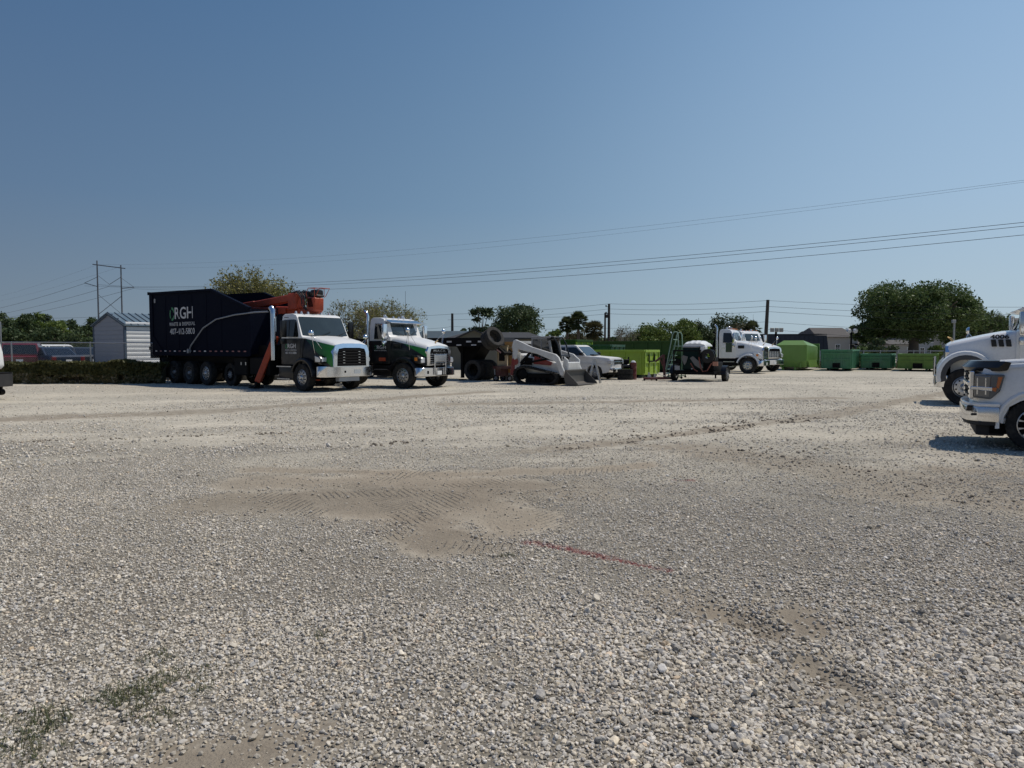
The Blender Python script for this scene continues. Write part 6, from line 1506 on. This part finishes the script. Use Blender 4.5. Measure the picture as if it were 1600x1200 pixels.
rowt = [(1004, 515, 34, LF_MID, 'lowest pale green tree at the left end of the tree row'), (1022, 505, 46, LF_MID, 'rounded green tree behind the lime container'), (1044, 502, 46, LF_MID, 'green tree behind the left rail of the platform ladder'),
        (1071, 499, 44, LF_MID, 'yellow-green tree above the white tank cover'), (1096, 503, 40, LF_DARK, 'dark green tree between the tank trailer and white truck'), (1136, 489, 62, LF_DARK, 'tallest loose dark tree behind the white truck cab'), (1158, 503, 40, LF_BRN, 'brownish green tree left of the small palm')]
for i, (px_, tp, wd, mt, lb) in enumerate(rowt): tree('row_tree', lb, px_, tp, wd * 1.15, 92 + 3 * (i % 3), -.2, mt, 34, 330, .125, 60 + i, group='row of trees behind the green containers', hollow=.35)
palm('cabbage_palm', 'small round cabbage palm above the two white truck roofs', 1174, 499, 32, 90, 44, 60)
tree('oak_tree', 'huge spreading dark oak standing behind the teal and green containers', 1427, 444, 198, 76, 2.7, LF_OAK, 90, 760, .115, 71, .5, D=11, hollow=.6, group='oaks at the right')
tree('oak_tree', 'right-hand oak merging with the huge oak crown', 1500, 456, 62, 80, 1.6, LF_OAK, 26, 420, .12, 72, .3, hollow=.35, group='oaks at the right')
tree('oak_tree', 'low outer oak bough hanging left of the huge oak trunk', 1365, 500, 72, 78, 2.0, LF_OAK, 26, 420, .12, 75, .2, hollow=.35, group='oaks at the right')
twiggy('feathery_tree', 'small feathery tree between the right-hand oak and truck 4006', 1535, 482, 70, 84, 73, LF_OAK, 14000, leaf=.10, group='oaks at the right')
tree('small_tree', 'small tree below the feathery tree just above the truck bonnet', 1525, 505, 60, 90, .8, LF_OAK, 18, 320, .12, 74)
tree('low_shrub', 'low dark shrub under the left part of the huge oak crown', 1372, 528, 62, 68, 0, LF_DARK, 22, 260, .11, 131, .1, D=2)
tree('low_shrub', 'small green shrub left of the huge oak, behind the teal container', 1337, 541, 34, 66, 0, LF_OAK, 12, 220, .10, 132, .08, D=2)
tree('low_shrub', 'bright green shrub just right of the oak trunk', 1462, 538, 30, 70, 0, LF_MID, 10, 220, .10, 133, .08, D=2)
lefts = [(-22, 484), (4, 486), (26, 483), (42, 489), (60, 486), (78, 489), (94, 494), (110, 495), (126, 508), (146, 499), (168, 510), (205, 513)]
for i, (px_, tp) in enumerate(lefts):
    ws = ['leftmost of the wood edge', 'above the red car, first from the frame edge', 'above the red car', 'above the gap between red car and sedan', 'above the dark sedan', 'above the rear of the dark sedan', 'above the white far car', 'above the black car', 'low one before the gap in the wood', 'just left of the shed roof', 'hidden behind the shed ridge', 'behind the shed roof'][i]
    tree('forest_tree', 'tall dark tree of the far wood, ' + ws, px_, tp, 34, 118 + 6 * (i % 3), .5, LF_DARK if i % 2 else LF_MID, 26, 260, .17, 80 + i, group='wood beyond the car park', hollow=.3, D=5)
# far scrub reads as one mass
r_ = np.random.default_rng(9); n = 60000
sx_ = r_.uniform(-170, 170, n); zt = 2.2 + 3.2 * fbm(sx_ * .12, sx_ * 0 + 2, 4); sz_ = zt * r_.random(n) ** .7; sy_ = 175 + r_.uniform(-3, 3, n)
o = leafmesh('distant_scrub', np.stack([sx_, sy_, sz_], 1), .45, LF_DARK, None, seed=2); tag(o, 'low dark scrub along the far horizon', 'scrub', kind='stuff')
tree('low_bush', 'low dark bush growth under the far wood beyond the car park', 60, 512, 190, 108, 0, LF_DARK, 60, 200, .2, 120, hollow=.3, D=3)

# ------------------------------------------------------------------ poles, tower, wires, lights
WOOD = mat('dark_pole_wood', (.05, .042, .035), .9, dirt=.3, dirtcol=(.09, .08, .07)); WIRE = mat('wire', (.02, .02, .022), .6, dirt=.0)
T1 = Vector((-84.5, 150, 0)); LD = Vector((.794, -.608, 0)); AX = Vector((.608, .794, 0)).normalized(); AX = Vector((.97, .24, 0))
t = thing('transmission_tower', 'tall steel H-frame power line tower behind the shed', 'tower', T1)
PS = 2.25
m = MB()
for s in (-1, 1): m.cyl(tuple(AX * s * PS), tuple(AX * s * PS + Vector((0, 0, 19.6 - .4 * s))), .19, .13, n=10)
m.each('pole', mat('tower_steel', (.11, .12, .14), .6, .3, dirt=.2), t, 40)
TS = MATS['tower_steel']
m = MB(); m.bar(tuple(AX * -3.1 + Vector((0, 0, 19.2))), tuple(AX * 3.1 + Vector((0, 0, 18.5))), .16, .18)
m.bar(tuple(AX * -PS + Vector((0, 0, 14.6))), tuple(AX * -4.7 + Vector((0, 0, 15.3))), .12, .14); m.bar(tuple(AX * -PS + Vector((0, 0, 16.6))), tuple(AX * -4.7 + Vector((0, 0, 15.3))), .08, .08)
m.bar(tuple(AX * PS + Vector((0, 0, 14.3))), tuple(AX * 4.7 + Vector((0, 0, 14.6))), .12, .14); m.bar(tuple(AX * PS + Vector((0, 0, 16.5))), tuple(AX * 4.7 + Vector((0, 0, 14.6))), .06, .06)
m.bar(tuple(AX * -PS + Vector((0, 0, 17))), tuple(Vector((0, 0, 15.1))), .06, .06); m.bar(tuple(AX * PS + Vector((0, 0, 16.7))), tuple(Vector((0, 0, 15.1))), .09, .09); m.bar(tuple(AX * -PS + Vector((0, 0, 15.0))), tuple(AX * PS + Vector((0, 0, 14.8))), .05, .05)
m.bar(tuple(AX * -PS + Vector((0, 0, 13.0))), tuple(AX * PS + Vector((0, 0, 8.8))), .07, .07); m.bar(tuple(AX * PS + Vector((0, 0, 12.7))), tuple(AX * -PS + Vector((0, 0, 8.8))), .10, .10)
m.build('cross_bracing', TS, t)
def wire(p0, p1, sag, r, name='power_line', n=48, parent=None):
    p0 = Vector(p0); p1 = Vector(p1)
    m = MB(); m.tube([p0 + (p1 - p0) * (i / n) - Vector((0, 0, 4 * sag * (i / n) * (1 - i / n))) for i in range(n + 1)], r, 4, cap=False)
    return m.build(name, WIRE, parent)
WG = 'power lines of the steel tower'
T2 = T1 + LD * 250; PER = Vector((.608, .794, 0))
for k, (off, z_, sag, r, lb) in enumerate(((-2.2, 19.2, 4.6, .009, 'upper faint overhead wire crossing the sky from tower to right edge'), (2.2, 18.6, 5.0, .008, 'second faint overhead wire just below the topmost one'),
                                    (-4.7, 14.7, 4.5, .022, 'highest of the three thick conductors sweeping across the sky'), (0, 14.6, 4.6, .022, 'middle thick conductor, running close under the highest'), (4.7, 14.3, 4.9, .021, 'lowest of the three thick conductors across the sky'))):
    o_ = {0: -1.5, 1: 3.0, 2: -2.2, 3: -.9, 4: 4.4}[k]
    tag(wire(T1 + AX * off + Vector((0, 0, z_)), T2 + PER * o_ * -1 + Vector((0, 0, z_ + (-.5 if k == 0 else .4 if k == 1 else 1.3 if k < 4 else .8))), sag, r), lb, 'power line', WG)
T0 = T1 + Vector((-.73, .68, 0)) * 250
for k, (off, z_, lb) in enumerate(((-4.7, 15.2, 'conductor falling left from the left arm of the tower'), (0, 14.7, 'conductor falling left from the middle of the tower'), (4.7, 14.4, 'conductor falling left from the right arm of the tower'))):
    tag(wire(T1 + AX * off + Vector((0, 0, z_)), T0 + AX * off + Vector((0, 0, 14.5 - .6 * k)), 2.5, .03), lb, 'power line', WG)
for k in (-1, 1): tag(wire(T1 + AX * k * 2.5 + Vector((0, 0, 19)), T0 + AX * k * 2.5 + Vector((0, 0, 19)), 2.5, .011), ['', 'left faint ground wire falling left from the tower top', 'right faint ground wire falling left from the tower top'][k], 'power line', WG)
def upole(label, px, top, Y, r=.15, bits=0, group='wooden utility poles', bottom_px=None):
    z = Z_(top, Y); t = thing('utility_pole', label, 'utility pole', (X_(px, Y), Y, 0), 0, group)
    bx_ = 0 if bottom_px is None else X_(bottom_px, Y) - X_(px, Y)
    m = MB(); m.tube([(bx_, 0, -.1), (0, 0, z)], [r * 1.2, r * .9], 10); m.build('shaft', WOOD, t, 50)
    m = MB()
    for k in range(bits): zz = z - .35 - k * .8; m.cyl((-.35, 0, zz), (0, 0, zz), .03, n=6); m.cyl((-.35, 0, zz - .02), (-.35, 0, zz + .2), .07, n=8)
    if bits: m.build('insulator_bracket', WOOD, t, 40)
    return t, z
PW = 84
upole('tall wooden utility pole right of the brownish palm', 951, 475, PW, .16, 2)
upole('shorter pole with lamp bracket immediately left of the tall utility pole', 945, 489, PW + 3, .12, 0)
m = MB(); m.tube([(X_(945, PW + 3), PW + 3, Z_(489, PW + 3)), (X_(948, PW + 3), PW + 2.9, Z_(489, PW + 3)), (X_(948, PW + 3), PW + 2.9, Z_(492, PW + 3))], .04, 6); m.box(X_(947, PW + 3) - .1, X_(949, PW + 3) + .1, PW + 2.6, PW + 2.9, Z_(497, PW + 3), Z_(492, PW + 3)); q = m.build('lamp_bracket', WOOD)
q.parent = [o for o in bpy.data.objects if o.name == 'utility_pole.001'][0]; q.location = -q.parent.location
upole('slightly leaning utility pole behind the two white trucks', 1198, 469, 70, .17, 0, bottom_px=1194)
upole('short pole behind the blue-grey roofs and the trailer', 707, 490, 92, .17, 0)
def dline(pts, r, lb, sag=.22, grp='distribution wires between the wooden poles'):
    m = MB(); L = []
    for (a, ay, aY), (b_, by_, bY) in zip(pts, pts[1:]):
        p = Vector((X_(a, aY), aY, Z_(ay, aY))); q = Vector((X_(b_, bY), bY, Z_(by_, bY)))
        L += [p + (q - p) * (i / 20) - Vector((0, 0, 4 * sag * (i / 20) * (1 - i / 20))) for i in range(21)]
    m.tube(L, r, 4, cap=False); tag(m.build('distribution_wire', WIRE), lb, 'wire', grp)
dline([(560, 492, 100), (707, 491, 92), (951, 475, PW), (1197, 470, 70), (1640, 480, 66)], .018, 'topmost of the wires strung between the wooden poles')
dline([(700, 500, 94), (951, 483, PW), (1196, 479, 70), (1640, 492, 66)], .018, 'second wire from the top between the wooden poles')
dline([(800, 495, 92), (951, 490.5, PW), (1196, 487, 70), (1640, 502, 66)], .018, 'third wire from the top between the wooden poles')
dline([(640, 512, 94), (707, 510, 92), (951, 513, PW), (1195, 503, 70), (1640, 522, 66)], .016, 'fourth wire down, level with the palm crowns')
dline([(1194, 514, 70), (1640, 532, 66)], .014, 'lowest wire passing through the oak crown', .4)
dline([(-30, 494, 118), (160, 495, 112), (330, 494, 100)], .02, 'thin wire low above the wood and the shed', .3)
# flood lights
t = thing('floodlight_pole', 'dark pole with three pale square floodlights beside the leaning utility pole', 'floodlight', (X_(1211.5, 66), 66, 0), 0, 'floodlight poles')
m = MB(); m.cyl((0, 0, 0), (0, 0, Z_(513, 66)), .1, n=10); m.build('pole', BLACKM, t, 40)
for k in (-1, 0, 1):
    m = MB(); m.box(k * .42 - .16, k * .42 + .16, -.3, -.05, Z_(519, 66), Z_(512.5, 66), .03); m.build('lamp_head', mat('lamp_grey_head', (.30, .30, .28), .5, dirt=.2), t, 30)
t = thing('floodlight_pole', 'pole with two white round floodlights left of the oak crown', 'floodlight', (X_(1329, 74), 74, 0), 0, 'floodlight poles')
m = MB(); m.cyl((0, 0, 0), (0, 0, Z_(514, 74)), .09, n=10); m.bar((-.6, 0, Z_(514, 74)), (.4, 0, Z_(514, 74)), .08, .08); m.build('pole', BLACKM, t, 40)
for k in (-.35, .30):
    m = MB(); m.lathe([(.001, -.15), (.2, -.1), (.26, .1), (.22, .2), (.001, .22)], (k, -.1, Z_(517, 74)), (0.2, -1, -.3), 14); m.build('lamp_head', WHITE, t, 40)
t = thing('floodlight_pole', 'slim grey pole with one small lamp rising above the bonnet of truck 4006', 'floodlight', (X_(1489, 58), 58, 0), 0, 'floodlight poles')
m = MB(); m.cyl((0, 0, 0), (0, 0, Z_(500, 58)), .07, n=10); m.build('pole', GREYP, t, 40)
m = MB(); m.box(-.22, .06, -.15, .05, Z_(505, 58), Z_(500, 58), .02); m.build('lamp_head', GREYP, t, 30)
# low grey fence and clutter behind the far containers
t = thing('back_fence', 'low grey fence line behind the teal containers', 'fence', (0, 0, 0))
m = MB(); m.box(X_(1270, 61), X_(1480, 61), 61, 61.05, 1.38, 1.46); m.box(X_(1270, 61), X_(1285, 61), 61, 61.05, .1, 1.38); m.build('rail', GREYP, t)
m = MB()
for k in range(9): x_ = X_(1270 + k * 26, 61); m.box(x_, x_ + .07, 60.93, 60.995, 0, 1.5)
m.each('post', GREYP, t)
r_ = np.random.default_rng(12); n = 5000; px_ = r_.uniform(1278, 1480, n); Pq = np.stack([(px_ - 800) / F * 58.5, np.full(n, 58.5) + r_.normal(0, .5, n), np.abs(r_.normal(0, .35, n)) * (.4 + fbm(px_ * .05, px_ * 0, 3))], 1)
o = leafmesh('dry_weeds', Pq, .07, LF_BRN, None, seed=8); tag(o, 'dry weeds and dead scrub behind the far containers', 'weeds', kind='stuff')
